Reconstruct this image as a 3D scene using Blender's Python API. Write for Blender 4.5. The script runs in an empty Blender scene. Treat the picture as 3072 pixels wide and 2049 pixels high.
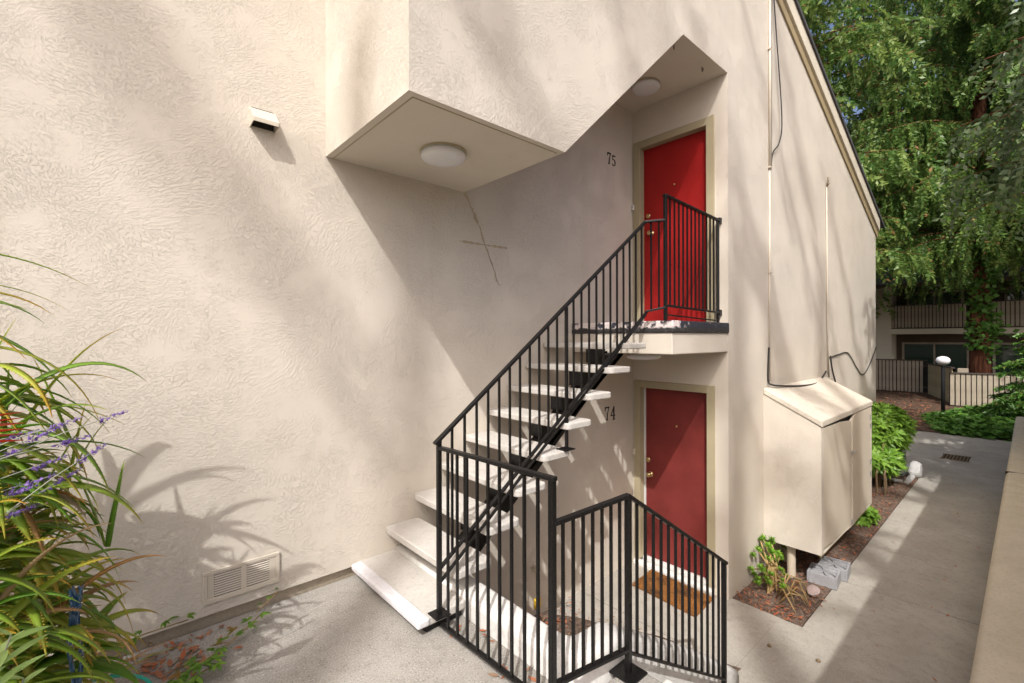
import bpy, bmesh, math, random
import numpy as np
from mathutils import Vector, Matrix, Euler

R = math.radians
random.seed(7)
rng = np.random.default_rng(11)
scene = bpy.context.scene
col = scene.collection

# ------------------------------------------------------------------ camera
F, TH, ROLL, EYE = 1387.6179, R(48.22236), -0.0023, 1.72
cam_d = bpy.data.cameras.new('camera')
cam = bpy.data.objects.new('camera', cam_d)
col.objects.link(cam)
cam_d.sensor_width = 36.0
cam_d.lens = 36.0 * F / 3072.0
cam_d.shift_y = -10.1 / 3072.0
cam_d.clip_start, cam_d.clip_end = 0.05, 600
r0 = Vector((math.sin(TH), -math.cos(TH), 0)); f0 = Vector((math.cos(TH), math.sin(TH), 0)); u0 = Vector((0, 0, 1))
rc = (r0 + ROLL * u0).normalized(); uc = (u0 - ROLL * r0).normalized(); bc = -f0
cam.matrix_world = Matrix(((rc.x, uc.x, bc.x, 0), (rc.y, uc.y, bc.y, 0), (rc.z, uc.z, bc.z, EYE), (0, 0, 0, 1)))
scene.camera = cam

# ------------------------------------------------------------------ world, sun, exposure
SUN_TO = Vector((-0.72, -0.545, 1.0)).normalized()
w = bpy.data.worlds.new('World'); scene.world = w; w.use_nodes = True
wn = w.node_tree
bg = wn.nodes['Background']; bg.inputs['Strength'].default_value = 0.15
sky = wn.nodes.new('ShaderNodeTexSky'); sky.sky_type = 'NISHITA'; sky.sun_disc = False
sky.sun_elevation = math.asin(SUN_TO.z)
sky.sun_rotation = math.atan2(SUN_TO.x, SUN_TO.y)
sky.air_density = .45; sky.dust_density = 5.0; sky.ozone_density = .3
wn.links.new(sky.outputs[0], bg.inputs['Color'])
sun_d = bpy.data.lights.new('sun', 'SUN'); sun_d.energy = 2.25; sun_d.angle = R(0.53); sun_d.color = (1.0, 0.985, 0.965)
sun = bpy.data.objects.new('sun', sun_d); col.objects.link(sun)
sun.rotation_euler = SUN_TO.to_track_quat('Z', 'Y').to_euler(); sun.location = (-10, -8, 20)
scene.view_settings.view_transform = 'Standard'; scene.view_settings.look = 'None'
scene.view_settings.gamma = 1; scene.view_settings.use_curve_mapping = False
scene.view_settings.exposure = .83

# ------------------------------------------------------------------ materials
class N:
    def __init__(s, name):
        s.m = bpy.data.materials.new(name); s.m.use_nodes = True
        s.t = s.m.node_tree; s.b = s.t.nodes['Principled BSDF']; s.o = s.t.nodes['Material Output']
        s.co = None
    def n(s, typ, **kw):
        x = s.t.nodes.new('ShaderNode' + typ)
        for k, v in kw.items(): setattr(x, k, v)
        return x
    def l(s, a, b): s.t.links.new(a, b)
    def coord(s):
        if s.co is None: s.co = s.n('TexCoord').outputs['Object']
        return s.co
    def setin(s, sock, v):
        if hasattr(v, 'default_value') and hasattr(v, 'is_linked'): s.l(v, sock)
        else: sock.default_value = v
    def noise(s, scale, detail=3, rough=.55, vec=None, dist=0, out='Fac'):
        x = s.n('TexNoise'); x.inputs['Scale'].default_value = scale; x.inputs['Detail'].default_value = detail
        x.inputs['Roughness'].default_value = rough; x.inputs['Distortion'].default_value = dist
        s.l(vec if vec is not None else s.coord(), x.inputs['Vector'])
        return x.outputs[out]
    def ramp(s, fac, stops):
        x = s.n('ValToRGB'); s.l(fac, x.inputs[0]); e = x.color_ramp.elements
        while len(e) < len(stops): e.new(0.5)
        for i, (p, c) in enumerate(stops):
            e[i].position = p; e[i].color = (*c, 1) if len(c) == 3 else c
        return x.outputs[0]
    def mr(s, fac, a, b, c=0., d=1.):
        x = s.n('MapRange'); s.l(fac, x.inputs[0])
        for i, v in enumerate((a, b, c, d)): x.inputs[i + 1].default_value = v
        return x.outputs[0]
    def math(s, op, a, b=0.):
        x = s.n('Math', operation=op); s.setin(x.inputs[0], a); s.setin(x.inputs[1], b); return x.outputs[0]
    def mix(s, fac, a, b, mode='MIX'):
        x = s.n('Mix', data_type='RGBA', blend_type=mode)
        s.setin(x.inputs[0], fac)
        for sock, v in ((x.inputs[6], a), (x.inputs[7], b)):
            if isinstance(v, tuple): sock.default_value = (*v, 1)
            else: s.l(v, sock)
        return x.outputs[2]
    def bump(s, h, strength=.5, dist=.01, prev=None):
        x = s.n('Bump'); x.inputs['Strength'].default_value = strength; x.inputs['Distance'].default_value = dist
        s.l(h, x.inputs['Height'])
        if prev is not None: s.l(prev, x.inputs['Normal'])
        return x.outputs[0]
    def done(s, color, rough=.8, normal=None, metal=0., spec=.4):
        b = s.b
        if isinstance(color, tuple): b.inputs['Base Color'].default_value = (*color, 1)
        else: s.l(color, b.inputs['Base Color'])
        s.setin(b.inputs['Roughness'], rough)
        b.inputs['Metallic'].default_value = metal; b.inputs['Specular IOR Level'].default_value = spec
        if normal is not None: s.l(normal, b.inputs['Normal'])
        return s.m

STUCCO = (0.60, 0.545, 0.462)
def stucco(name, base=STUCCO, relief=1.0, cell=1.7, dirt=.25):
    k = N(name); c = k.coord()
    warp = k.noise(1.1, 2, .5, out='Color')
    wv = k.n('VectorMath', operation='MULTIPLY_ADD'); k.l(warp, wv.inputs[0]); wv.inputs[1].default_value = (.5, .5, .5); k.l(c, wv.inputs[2])
    vo = k.n('TexVoronoi'); vo.inputs['Scale'].default_value = cell; k.l(wv.outputs[0], vo.inputs['Vector'])
    sub = k.n('VectorMath', operation='SUBTRACT'); k.l(wv.outputs[0], sub.inputs[0]); k.l(vo.outputs['Position'], sub.inputs[1])
    sx = k.n('SeparateColor'); k.l(vo.outputs['Color'], sx.inputs[0])
    ang = k.mr(sx.outputs[0], 0, 1, -.7, 1.5)
    rot = k.n('VectorRotate', rotation_type='Y_AXIS'); k.l(sub.outputs[0], rot.inputs['Vector']); k.l(ang, rot.inputs['Angle'])
    off = k.n('VectorMath', operation='MULTIPLY_ADD'); k.l(rot.outputs[0], off.inputs[0]); off.inputs[1].default_value = (.42, 1, 1); k.l(vo.outputs['Position'], off.inputs[2])
    strokes = k.noise(80, 6, .66, off.outputs[0], 0)
    rot2 = k.n('VectorRotate', rotation_type='Y_AXIS'); k.l(wv.outputs[0], rot2.inputs['Vector']); rot2.inputs['Angle'].default_value = -.35
    fl = k.n('VectorMath', operation='MULTIPLY'); k.l(rot2.outputs[0], fl.inputs[0]); fl.inputs[1].default_value = (.6, 1, 1)
    lumps = k.noise(88, 6, .70, fl.outputs[0], 0)
    h1 = k.mr(strokes, .485, .545); h2 = k.mr(lumps, .49, .55)
    h = k.mix(k.mr(k.noise(1.5, 2), .44, .54), h1, h2)
    mask = k.mr(k.noise(2.8, 5, .68), .38, .54)
    h = k.math('MULTIPLY', h, k.mr(mask, 0, 1, .06, 1.))
    nb = k.bump(k.noise(4, 2), .12, .02)
    nb = k.bump(h, .70 * relief, .0032, nb)
    nb = k.bump(k.noise(420, 3, .7), .35 * relief + .05, .0012, nb)
    col1 = k.mix(k.mr(k.noise(.8, 3), .35, .65), tuple(x * .93 for x in base), tuple(min(1, x * 1.03) for x in base))
    d = k.math('MULTIPLY', k.mr(k.noise(7, 6, .75), .60, .78), dirt)
    col1 = k.mix(d, col1, tuple(x * .70 for x in base))
    vs = k.n('VectorMath', operation='MULTIPLY'); k.l(c, vs.inputs[0]); vs.inputs[1].default_value = (6, 6, .35)
    drip = k.math('MULTIPLY', k.mr(k.noise(1, 4, .6, vs.outputs[0]), .58, .78), .16)
    col1 = k.mix(drip, col1, (base[0] * .72, base[1] * .66, base[2] * .55))
    return k.done(col1, .9, nb, spec=.2)

def concrete(name, a, b, scale=1., speck=.35, bump=.35):
    k = N(name)
    n1 = k.noise(1.4 * scale, 4, .6); n2 = k.noise(14 * scale, 4, .65); n3 = k.noise(105 * scale, 3, .75)
    c = k.mix(k.mr(n1, .3, .7), a, b)
    c = k.mix(k.math('MULTIPLY', k.mr(n2, .5, .72), .45), c, tuple(x * .68 for x in a))
    c = k.mix(k.math('MULTIPLY', k.mr(n3, .56, .68), speck), c, tuple(x * .35 for x in a))
    c = k.mix(k.math('MULTIPLY', k.mr(n3, .44, .34), speck), c, tuple(min(1, x * 1.45) for x in b))
    nb = k.bump(n3, bump, .004); nb = k.bump(n2, .2, .006, nb)
    return k.done(c, .9, nb, spec=.25)

def paint(name, c, rough=.6, var=.08, bump=.06, scale=30, metal=0., spec=.4):
    k = N(name); n = k.noise(scale, 4, .6); n2 = k.noise(2.5, 3)
    cc = k.mix(k.mr(n2, .3, .7), tuple(x * (1 - var) for x in c), tuple(min(1, x * (1 + var)) for x in c))
    return k.done(cc, rough, k.bump(n, bump, .004), metal, spec)

def leafmat(name, a, b, tip=None, rough=.45, trans=.25, seedvar=.5):
    k = N(name)
    oi = k.n('ObjectInfo').outputs['Random']
    at = k.n('Attribute'); at.attribute_name = 'rv'
    f = k.math('FRACT', k.math('ADD', at.outputs['Fac'], oi))
    c = k.mix(f, a, b)
    if tip:
        tt = k.n('Attribute'); tt.attribute_name = 'tt'
        c = k.mix(k.mr(k.math('ADD', tt.outputs['Fac'], k.math('MULTIPLY', f, .30)), .92, 1.25), c, tip)
    k.done(c, rough, spec=.35)
    tr = k.n('BsdfTranslucent'); k.l(c, tr.inputs['Color'])
    mx = k.n('MixShader'); mx.inputs[0].default_value = trans
    k.l(k.b.outputs[0], mx.inputs[1]); k.l(tr.outputs[0], mx.inputs[2]); k.l(mx.outputs[0], k.o.inputs['Surface'])
    return k.m

M = {}
M['stucco'] = stucco('stucco')
M['stucco_side'] = stucco('smooth_stucco', relief=.35)
M['foundation'] = concrete('foundation', (.30, .25, .18), (.38, .32, .24))
M['pave'] = concrete('pavement_concrete', (.23, .215, .19), (.345, .325, .29), speck=.85, bump=.6)
M['path'] = concrete('path_concrete', (.29, .265, .225), (.40, .37, .32), speck=.35)
M['bounce_slab'] = concrete('bounce_concrete', (.40, .37, .32), (.46, .43, .37))
M['tread'] = concrete('tread_concrete', (.44, .415, .375), (.52, .495, .455), 3.0, .5)
M['nosing'] = concrete('nosing_paint', (.58, .57, .58), (.65, .64, .65), 3, .4)
M['whitewall'] = concrete('white_painted_concrete', (.58, .56, .525), (.69, .675, .64), 1.2, .2, .15)
M['parapet'] = concrete('parapet_concrete', (.50, .44, .33), (.60, .53, .41), 3.5, .25)
M['trim'] = paint('trim_paint', (.36, .31, .20), .55)
M['rake'] = paint('rake_tan', (.34, .265, .15), .6)  # darker tan for the frieze strip below the cream rake board
M['cream'] = paint('cream_paint', (.62, .56, .45), .6)
M['closetroof'] = concrete('weathered_roof_coating', (.47, .42, .345), (.60, .545, .455), 1.6, .3)
M['closet'] = paint('closet_door_paint', (.55, .485, .39), .6, .05)
M['redtop'] = paint('red_paint', (.30, .014, .013), .42, .08, .05, 12, 0., .22)
M['redlow'] = paint('faded_red_paint', (.175, .03, .026), .5, .2, .08, 8, 0., .2)
M['whitetrim'] = paint('white_trim', (.62, .61, .585), .5)
M['brass'] = paint('brass', (.65, .50, .25), .3, .1, .02, 40, 1.)
M['steel'] = paint('galvanised', (.45, .46, .47), .45, .15, .03, 40, .8)
M['dark'] = paint('dark_gap', (.02, .018, .015), .8)
M['cable'] = paint('black_cable', (.03, .028, .025), .6)
M['black'] = paint('matt_black', (.008, .008, .008), .75, .1, .03, 30, 0., .15)
M['shingle'] = paint('shingle', (.06, .058, .06), .9, .3, .4, 12)
M['shingle2'] = paint('blue_grey_shingle', (.13, .135, .17), .85, .3, .4, 9)
M['stain'] = paint('wall_stain', (.42, .345, .235), .9, .3, .2, 40)
M['wallpaint'] = paint('wall_paint', (.53, .47, .385), .75)
M['grille'] = paint('vent_paint', (.52, .465, .38), .6, .05)
def iron():
    k = N('black_iron'); n = k.noise(90, 3, .6)
    c = k.mix(k.mr(k.noise(30, 4, .7), .62, .75), (.007, .0065, .0065), (.035, .026, .02))
    return k.done(c, k.mr(n, .3, .7, .24, .42), k.bump(n, .25, .003), 0., .32)
M['iron'] = iron()
def deckedge():
    k = N('worn_deck_membrane'); n = k.noise(9, 4, .65)
    sx = k.n('SeparateXYZ'); k.l(k.coord(), sx.inputs[0])
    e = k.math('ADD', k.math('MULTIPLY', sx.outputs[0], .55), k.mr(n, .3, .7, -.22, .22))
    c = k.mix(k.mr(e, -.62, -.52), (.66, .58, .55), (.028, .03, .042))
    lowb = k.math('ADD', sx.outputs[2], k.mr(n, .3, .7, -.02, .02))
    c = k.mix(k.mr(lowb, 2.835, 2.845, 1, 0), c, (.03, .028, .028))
    c = k.mix(k.math('MULTIPLY', k.mr(k.noise(26, 4, .7), .60, .68), .35), c, (.45, .43, .42))
    return k.done(c, .5, k.bump(n, .3, .01), 0, .5)
M['deckedge'] = deckedge()
def globe():
    k = N('opal_glass'); k.done((.66, .655, .66), .35); k.b.inputs['Subsurface Weight'].default_value = .3; return k.m
M['globe'] = globe()
def glass():
    k = N('window_glass'); return k.done((.03, .05, .035), .04, None, 0, .9)
M['glass'] = glass()
def soil(name, a, b, c3, s=1.):
    k = N(name); n = k.noise(22 * s, 5, .7); n2 = k.noise(90 * s, 3, .7); n3 = k.noise(2.2, 3)
    c = k.ramp(n, [(.3, a), (.5, b), (.68, c3)])
    c = k.mix(k.math('MULTIPLY', k.mr(n2, .55, .7), .5), c, tuple(x * .4 for x in a))
    c = k.mix(k.mr(n3, .35, .65, 0, .4), c, b)
    return k.done(c, .95, k.bump(n, .8, .03, k.bump(n2, .6, .01)), spec=.15)
M['soil'] = soil('mulch_soil', (.06, .042, .032), (.15, .105, .08), (.27, .20, .155))
M['ground'] = soil('ground_soil', (.05, .035, .022), (.10, .062, .042), (.15, .10, .07), .6)
def coir():
    k = N('coir'); sc = k.n('VectorMath', operation='MULTIPLY'); k.l(k.coord(), sc.inputs[0]); sc.inputs[1].default_value = (1, .25, 1)
    n = k.noise(160, 3, .7, sc.outputs[0]); n2 = k.noise(5, 3)
    c = k.mix(k.mr(n2, .45, .65), (.34, .15, .045), (.13, .062, .03))
    c = k.mix(k.mr(n, .45, .7), c, (.05, .025, .012))
    return k.done(c, .95, k.bump(n, .9, .01), spec=.1)
M['coir'] = coir()
def bark():
    k = N('redwood_bark'); sc = k.n('VectorMath', operation='MULTIPLY'); k.l(k.coord(), sc.inputs[0]); sc.inputs[1].default_value = (1, 1, .12)
    n = k.noise(9, 4, .65, sc.outputs[0], .5)
    c = k.ramp(n, [(.3, (.03, .014, .009)), (.5, (.13, .05, .028)), (.7, (.26, .115, .065))])
    return k.done(c, .95, k.bump(n, 1., .08), spec=.1)
M['bark'] = bark()
M['stem'] = paint('stem', (.16, .11, .06), .8)
M['yellowstem'] = paint('yellow_stem', (.32, .22, .09), .6, .25)
M['litter'] = leafmat('leaf_litter', (.38, .10, .04), (.24, .15, .09), None, .8, .1)
M['redwood'] = leafmat('redwood_leaf', (.07, .16, .035), (.23, .31, .075), None, .42, .45)
M['redwood_dry'] = leafmat('redwood_dry_leaf', (.16, .10, .035), (.24, .14, .05), None, .6, .2)
M['silver'] = leafmat('glossy_leaf', (.08, .13, .05), (.14, .19, .09), None, .3, .25)
M['ivy'] = leafmat('ivy_leaf', (.06, .15, .025), (.13, .26, .045), None, .4, .3)
M['shrub'] = leafmat('bright_leaf', (.13, .27, .03), (.22, .38, .05), None, .45, .35)
M['aloe'] = leafmat('aloe_leaf', (.16, .35, .032), (.46, .52, .06), (.62, .36, .05), .36, .4)
M['dryleaf'] = leafmat('dry_aloe_leaf', (.40, .20, .05), (.42, .33, .20), None, .6, .15)
M['sage'] = leafmat('sage_leaf', (.22, .34, .09), (.34, .46, .16), None, .6, .3)
M['vine'] = leafmat('vine_leaf', (.08, .19, .02), (.16, .28, .03), None, .4, .3)
M['vinebronze'] = leafmat('bronze_vine_leaf', (.22, .13, .03), (.18, .16, .04), None, .4, .3)
M['purple'] = leafmat('purple_flower', (.16, .08, .36), (.30, .20, .50), None, .6, .25)
M['purplestem'] = paint('grey_stem', (.30, .31, .24), .7)
M['succulent'] = leafmat('succulent_leaf', (.10, .24, .02), (.20, .34, .03), None, .35, .15)
M['redflower'] = leafmat('red_flower', (.60, .03, .015), (.62, .10, .03), None, .4, .25)
M['teal'] = paint('teal_hose', (.02, .30, .22), .35)
M['bluefoil'] = paint('blue_plastic', (.03, .085, .16), .16, .5, .2, 8, .1, .9)
M['breeze'] = concrete('breeze_block', (.27, .27, .275), (.35, .35, .36), 3, .2)
M['pinkrock'] = concrete('pink_stone', (.28, .21, .19), (.36, .28, .26), 3)
M['whiterock'] = concrete('white_stone', (.42, .41, .39), (.52, .51, .49), 3)
M['board'] = paint('fence_board', (.30, .255, .19), .75, .18, .2, 20)
M['board2'] = paint('weathered_board', (.42, .34, .18), .8, .25, .3, 20)
M['fencecap'] = paint('fence_cap', (.055, .042, .032), .7)
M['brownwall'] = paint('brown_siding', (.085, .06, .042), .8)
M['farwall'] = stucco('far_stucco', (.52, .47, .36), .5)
M['orangestain'] = paint('pvc', (.55, .47, .36), .5)
M['yellowtag'] = paint('yellow_plastic', (.75, .5, .05), .4)

# ------------------------------------------------------------------ object helpers
OFF = {}
def base_name(n): return n
def tag(o, label=None, cat=None, group=None, kind=None):
    if label: o['label'] = label
    if cat: o['category'] = cat
    if group: o['group'] = group
    if kind: o['kind'] = kind
    return o
def thing(name, label, cat, loc, group=None):
    o = bpy.data.objects.new(name, None); o.empty_display_size = .1
    col.objects.link(o); o.location = loc; OFF[o.name] = Vector(loc)
    return tag(o, label, cat, group)
class G:
    """collects geometry; .out links it as one mesh object"""
    def __init__(s): s.v = []; s.f = []; s.mi = []
    def add(s, vs, fs, mi=0):
        b = len(s.v); s.v += [tuple(x) for x in vs]
        for f in fs: s.f.append(tuple(i + b for i in f)); s.mi.append(mi)
        return s
    def box(s, x0, x1, y0, y1, z0, z1, mi=0):
        vs = [(x, y, z) for z in (z0, z1) for y in (y0, y1) for x in (x0, x1)]
        return s.add(vs, [(0, 2, 3, 1), (4, 5, 7, 6), (0, 1, 5, 4), (2, 6, 7, 3), (0, 4, 6, 2), (1, 3, 7, 5)], mi)
    def bar(s, p, q, w, h=None, up=(0, 0, 1), mi=0):
        h = h or w; p = Vector(p); q = Vector(q); d = (q - p).normalized(); up = Vector(up)
        if abs(d.dot(up)) > .98: up = Vector((1, 0, 0))
        a = d.cross(up).normalized(); b = a.cross(d).normalized()
        vs = [e + a * (i * w / 2) + b * (j * h / 2) for e in (p, q) for i, j in ((-1, -1), (1, -1), (1, 1), (-1, 1))]
        return s.add(vs, [(3, 2, 1, 0), (4, 5, 6, 7), (0, 1, 5, 4), (1, 2, 6, 5), (2, 3, 7, 6), (3, 0, 4, 7)], mi)
    def tube(s, pts, r, n=8, caps=True, mi=0):
        pts = [Vector(p) for p in pts]; m = len(pts)
        rs = r if isinstance(r, (list, tuple)) else [r] * m
        vs = []; a = None
        for i, p in enumerate(pts):
            d = (pts[min(i + 1, m - 1)] - pts[max(i - 1, 0)]).normalized()
            if a is None:
                a = d.cross(Vector((0, 0, 1)))
                if a.length < .05: a = d.cross(Vector((1, 0, 0)))
            else: a = a - d * a.dot(d)
            a.normalize(); b = d.cross(a)
            for k in range(n):
                t = 2 * math.pi * k / n
                vs.append(p + (a * math.cos(t) + b * math.sin(t)) * rs[i])
        fs = [(i * n + k, i * n + (k + 1) % n, (i + 1) * n + (k + 1) % n, (i + 1) * n + k) for i in range(m - 1) for k in range(n)]
        if caps: fs += [tuple(range(n - 1, -1, -1)), tuple((m - 1) * n + k for k in range(n))]
        return s.add(vs, fs, mi)
    def lathe(s, c, prof, n=24, mi=0, axis='z'):
        vs = []
        for r, h in prof:
            for k in range(n):
                t = 2 * math.pi * k / n; a, b = r * math.cos(t), r * math.sin(t)
                vs.append((c[0] + a, c[1] + b, c[2] + h) if axis == 'z' else (c[0] + h, c[1] + a, c[2] + b))
        m = len(prof)
        fs = [(i * n + k, i * n + (k + 1) % n, (i + 1) * n + (k + 1) % n, (i + 1) * n + k) for i in range(m - 1) for k in range(n)]
        if axis != 'z': fs = [f[::-1] for f in fs]
        fs += [tuple(range(n)), tuple((m - 1) * n + k for k in range(n))]
        return s.add(vs, fs, mi)
    def quad(s, *vs, mi=0): return s.add(vs, [tuple(range(len(vs)))], mi)
    def prism(s, poly, y0, y1, plane='xz', mi=0):
        n = len(poly)
        mk = (lambda a, b, y: (a, y, b)) if plane == 'xz' else ((lambda a, b, y: (a, b, y)) if plane == 'xy' else (lambda a, b, y: (y, a, b)))
        vs = [mk(a, b, y0) for a, b in poly] + [mk(a, b, y1) for a, b in poly]
        fs = [tuple(range(n)), tuple(range(2 * n - 1, n - 1, -1))] + [(i, i + n, (i + 1) % n + n, (i + 1) % n) for i in range(n)]
        return s.add(vs, fs, mi)
    def out(s, name, mats, parent=None, smooth=False, bevel=0, seg=2, fixn=True, kind=None):
        me = bpy.data.meshes.new(name)
        off = OFF.get(parent.name, Vector()) if parent else Vector()
        me.from_pydata([(x - off.x, y - off.y, z - off.z) for x, y, z in s.v], [], s.f)
        for m in (mats if isinstance(mats, (list, tuple)) else [mats]): me.materials.append(m)
        if any(s.mi): me.polygons.foreach_set('material_index', s.mi)
        if fixn:
            bm = bmesh.new(); bm.from_mesh(me); bmesh.ops.recalc_face_normals(bm, faces=bm.faces); bm.to_mesh(me); bm.free()
        if smooth: me.polygons.foreach_set('use_smooth', [True] * len(me.polygons))
        o = bpy.data.objects.new(name, me); col.objects.link(o)
        if parent: o.parent = parent; OFF[o.name] = off
        if bevel:
            b = o.modifiers.new('bevel', 'BEVEL'); b.width = bevel; b.segments = seg; b.limit_method = 'ANGLE'; b.angle_limit = R(40)
        if kind: o['kind'] = kind
        return o
def pcopy(o, parent=None, loc=None, rot=None, scale=None):
    c = o.copy(); col.objects.link(c)
    if parent is not None: c.parent = parent
    if loc is not None: c.location = loc
    if rot is not None: c.rotation_euler = rot
    if scale is not None: c.scale = scale
    return c
def npmesh(name, V, Fq, mat, parent=None, attrs=None, kind=None):
    """big quad/tri soup from numpy arrays"""
    off = OFF.get(parent.name, Vector()) if parent else Vector()
    V = np.asarray(V, dtype=np.float32) - np.array(off, dtype=np.float32); Fq = np.asarray(Fq, dtype=np.int32)
    me = bpy.data.meshes.new(name); k = Fq.shape[1]
    me.vertices.add(len(V)); me.vertices.foreach_set('co', V.ravel())
    me.loops.add(Fq.size); me.loops.foreach_set('vertex_index', Fq.ravel())
    me.polygons.add(len(Fq)); me.polygons.foreach_set('loop_start', np.arange(0, Fq.size, k, dtype=np.int32))
    for nm, arr in (attrs or {}).items():
        a = me.attributes.new(nm, 'FLOAT', 'POINT'); a.data.foreach_set('value', np.asarray(arr, dtype=np.float32))
    me.update(calc_edges=True); me.materials.append(mat)
    o = bpy.data.objects.new(name, me); col.objects.link(o)
    if parent: o.parent = parent; OFF[o.name] = off
    if kind: o['kind'] = kind
    return o

D1, D2, UF = 3.2625, 2.105, 4.916
BOX0, CU, EU, ZS, ZC = 1.18, 2.3685, 3.988, 2.985, 4.494
LOW = -1.03
UEND = 11.89
def rakez(u): return 5.949 - .3822 * (u - 6.343)

# ------------------------------------------------------------------ setting: ground, pavements, path
g = G(); g.quad((-150, -150, -1.30), (150, -150, -1.30), (150, 150, -1.30), (-150, 150, -1.30))
tag(g.out('ground', M['ground']), kind='structure')
g = G()
g.prism([(-12, -9), (-12, D1 + .02), (1.69, D1 + .02), (1.69, 1.41), (2.10, 1.41), (2.10, -9)], -1.4, 0, 'xy')
tag(g.out('pavement', M['pave'], bevel=.012), kind='structure')
g = G(); g.box(1.92, 3.9, 1.64, D1 + .05, -1.3, LOW); g.box(3.911, 4.978, 1.64, D1 + .05, -1.3, LOW); g.box(3.30, 4.98, .05, 1.64, -1.3, LOW - .004)
tag(g.out('courtyard_floor', M['path']), kind='structure')
path = thing('path', None, None, (4.99, .6, -1.05)); path['kind'] = 'structure'
g = G(); g.box(4.99, 12.1, .05, 1.455, -1.3, -1.075); g.out('joint_bed', M['dark'], path)
us = [4.988, 6.31, 7.62, 8.93, 10.24, 11.3, 12.1]
for i in range(6):
    g = G(); g.box(us[i] + .006, us[i + 1] - .007, .05, 1.455, -1.2, -1.05 + (i % 2) * .002)
    g.out('paving_slab', M['path'], path, bevel=.006)
us = [12.11, 14.2, 16.3, 18.3]
for i in range(3):
    g = G(); g.box(us[i] + .005, us[i + 1] - .006, .05, 7.5, -1.25, -1.085)
    g.out('paving_slab', M['path'], path, bevel=.006)
# the concrete steps down to the courtyard
st = thing('concrete_steps', 'pale concrete steps dropping from the upper pavement beside the black railing', 'steps', (2.1, .8, -1.03))
for i in range(4):
    g = G(); g.box(2.101 + .29 * i, 2.40 + .29 * i, .16, 1.375, -1.29, -.206 * (i + 1))
    g.out('step', M['whitewall'] if i == 0 else M['path'], st, bevel=.015)
# mulch ground beyond the path
g = G(); g.quad((18.3, -12, -1.07), (40, -12, -1.0), (40, 25, -1.0), (18.3, 25, -1.07)); tag(g.out('mulch_ground', M['ground']), kind='structure')
def bed(name, u0, u1, v0, v1, z, amp, mat, nu, nv):
    U, Vv = np.meshgrid(np.linspace(u0, u1, nu), np.linspace(v0, v1, nv), indexing='ij')
    Z = z + rng.normal(0, amp, U.shape); Z[0, :] = z; Z[-1, :] = z; Z[:, 0] = z
    V = np.stack([U, Vv, Z], -1).reshape(-1, 3)
    idx = np.arange(nu * nv).reshape(nu, nv)
    Fq = np.stack([idx[:-1, :-1], idx[1:, :-1], idx[1:, 1:], idx[:-1, 1:]], -1).reshape(-1, 4)
    return tag(npmesh(name, V, Fq, mat), kind='structure')
bed('soil_bed', 4.99, 12.1, 1.457, 2.16, -1.045, .012, M['soil'], 160, 18)
def planter_soil():
    nu, nv = 40, 24; V = []
    for i in range(nu):
        for j in range(nv):
            v = 1.6 + (D1 + .01 - 1.6) * j / (nv - 1)
            ue = np.interp(v, [1.6, 2.2, 2.6, 2.9, 3.28], [3.95, 3.85, 3.70, 3.52, 3.30]) + .03 * math.sin(v * 9)
            V.append((1.88 + (ue - 1.88) * i / (nu - 1), v, LOW + .012 + (0 if i == nu - 1 else .03 * math.sin(math.pi * i / nu)) + (rng.normal(0, .008) if 0 < i < nu - 1 else -.012)))
    idx = np.arange(nu * nv).reshape(nu, nv); Fq = np.stack([idx[:-1, :-1], idx[1:, :-1], idx[1:, 1:], idx[:-1, 1:]], -1).reshape(-1, 4)
    tag(npmesh('soil_bed', V, Fq, M['soil']), kind='structure')
planter_soil()

# ------------------------------------------------------------------ apartment building
bld = thing('apartment_building', 'beige stucco apartment building with overhanging corner and two red doors', 'building', (4.9, 3.3, -1.03))
# left wall running behind the stairs
g = G(); g.box(-9, 1.695, D1, D1 + .3, .073, 10.5); g.box(1.695, UF + .3, D1, D1 + .3, -1.25, 10.5)
g.out('wall', M['stucco'], bld)
g = G(); g.box(-9, 1.69, D1 + .035, D1 + .28, -.4, .0729); g.out('foundation', M['foundation'], bld)
zt = rakez(BOX0)
# overhang + end wall + entrance recess walls in one continuous stucco skin
g = G()
V_ = D2
g.quad(*[(a, V_, b) for a, b in ((BOX0, ZS), (CU, ZS), (EU, ZC), (UF, ZC), (UF, -1.3), (UEND, -1.3), (UEND, rakez(UEND)), (BOX0, zt))])
g.quad((BOX0, V_, ZS), (BOX0, V_, zt), (BOX0, D1 - .001, zt), (BOX0, D1 - .001, ZS))
g.quad((UEND, V_, -1.3), (UEND, 11, -1.3), (UEND, 11, rakez(UEND)), (UEND, V_, rakez(UEND)))
g.out('wall', M['stucco'], bld, fixn=False)
g = G(); g.quad((CU, V_, ZS), (EU, V_, ZC), (EU, D1 - .001, ZC), (CU, D1 - .001, ZS)); g.out('sloped_soffit', M['stucco_side'], bld, fixn=False)
g = G(); g.quad((BOX0, V_, ZS), (CU, V_, ZS), (CU, D1 - .001, ZS), (BOX0, D1 - .001, ZS)); g.out('soffit', M['stucco_side'], bld, fixn=False)
# drip reveal around soffit edge
g = G(); g.box(BOX0 + .045, CU - .03, V_ + .045, V_ + .052, ZS - .003, ZS); g.box(BOX0 + .045, BOX0 + .052, V_ + .0521, D1, ZS - .003, ZS)
g.out('drip_groove', M['trim'], bld)
g = G(); g.quad((EU, V_, ZC), (UF, V_, ZC), (UF, D1 - .001, ZC), (EU, D1 - .001, ZC)); g.out('ceiling', M['stucco_side'], bld, fixn=False)
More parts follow.
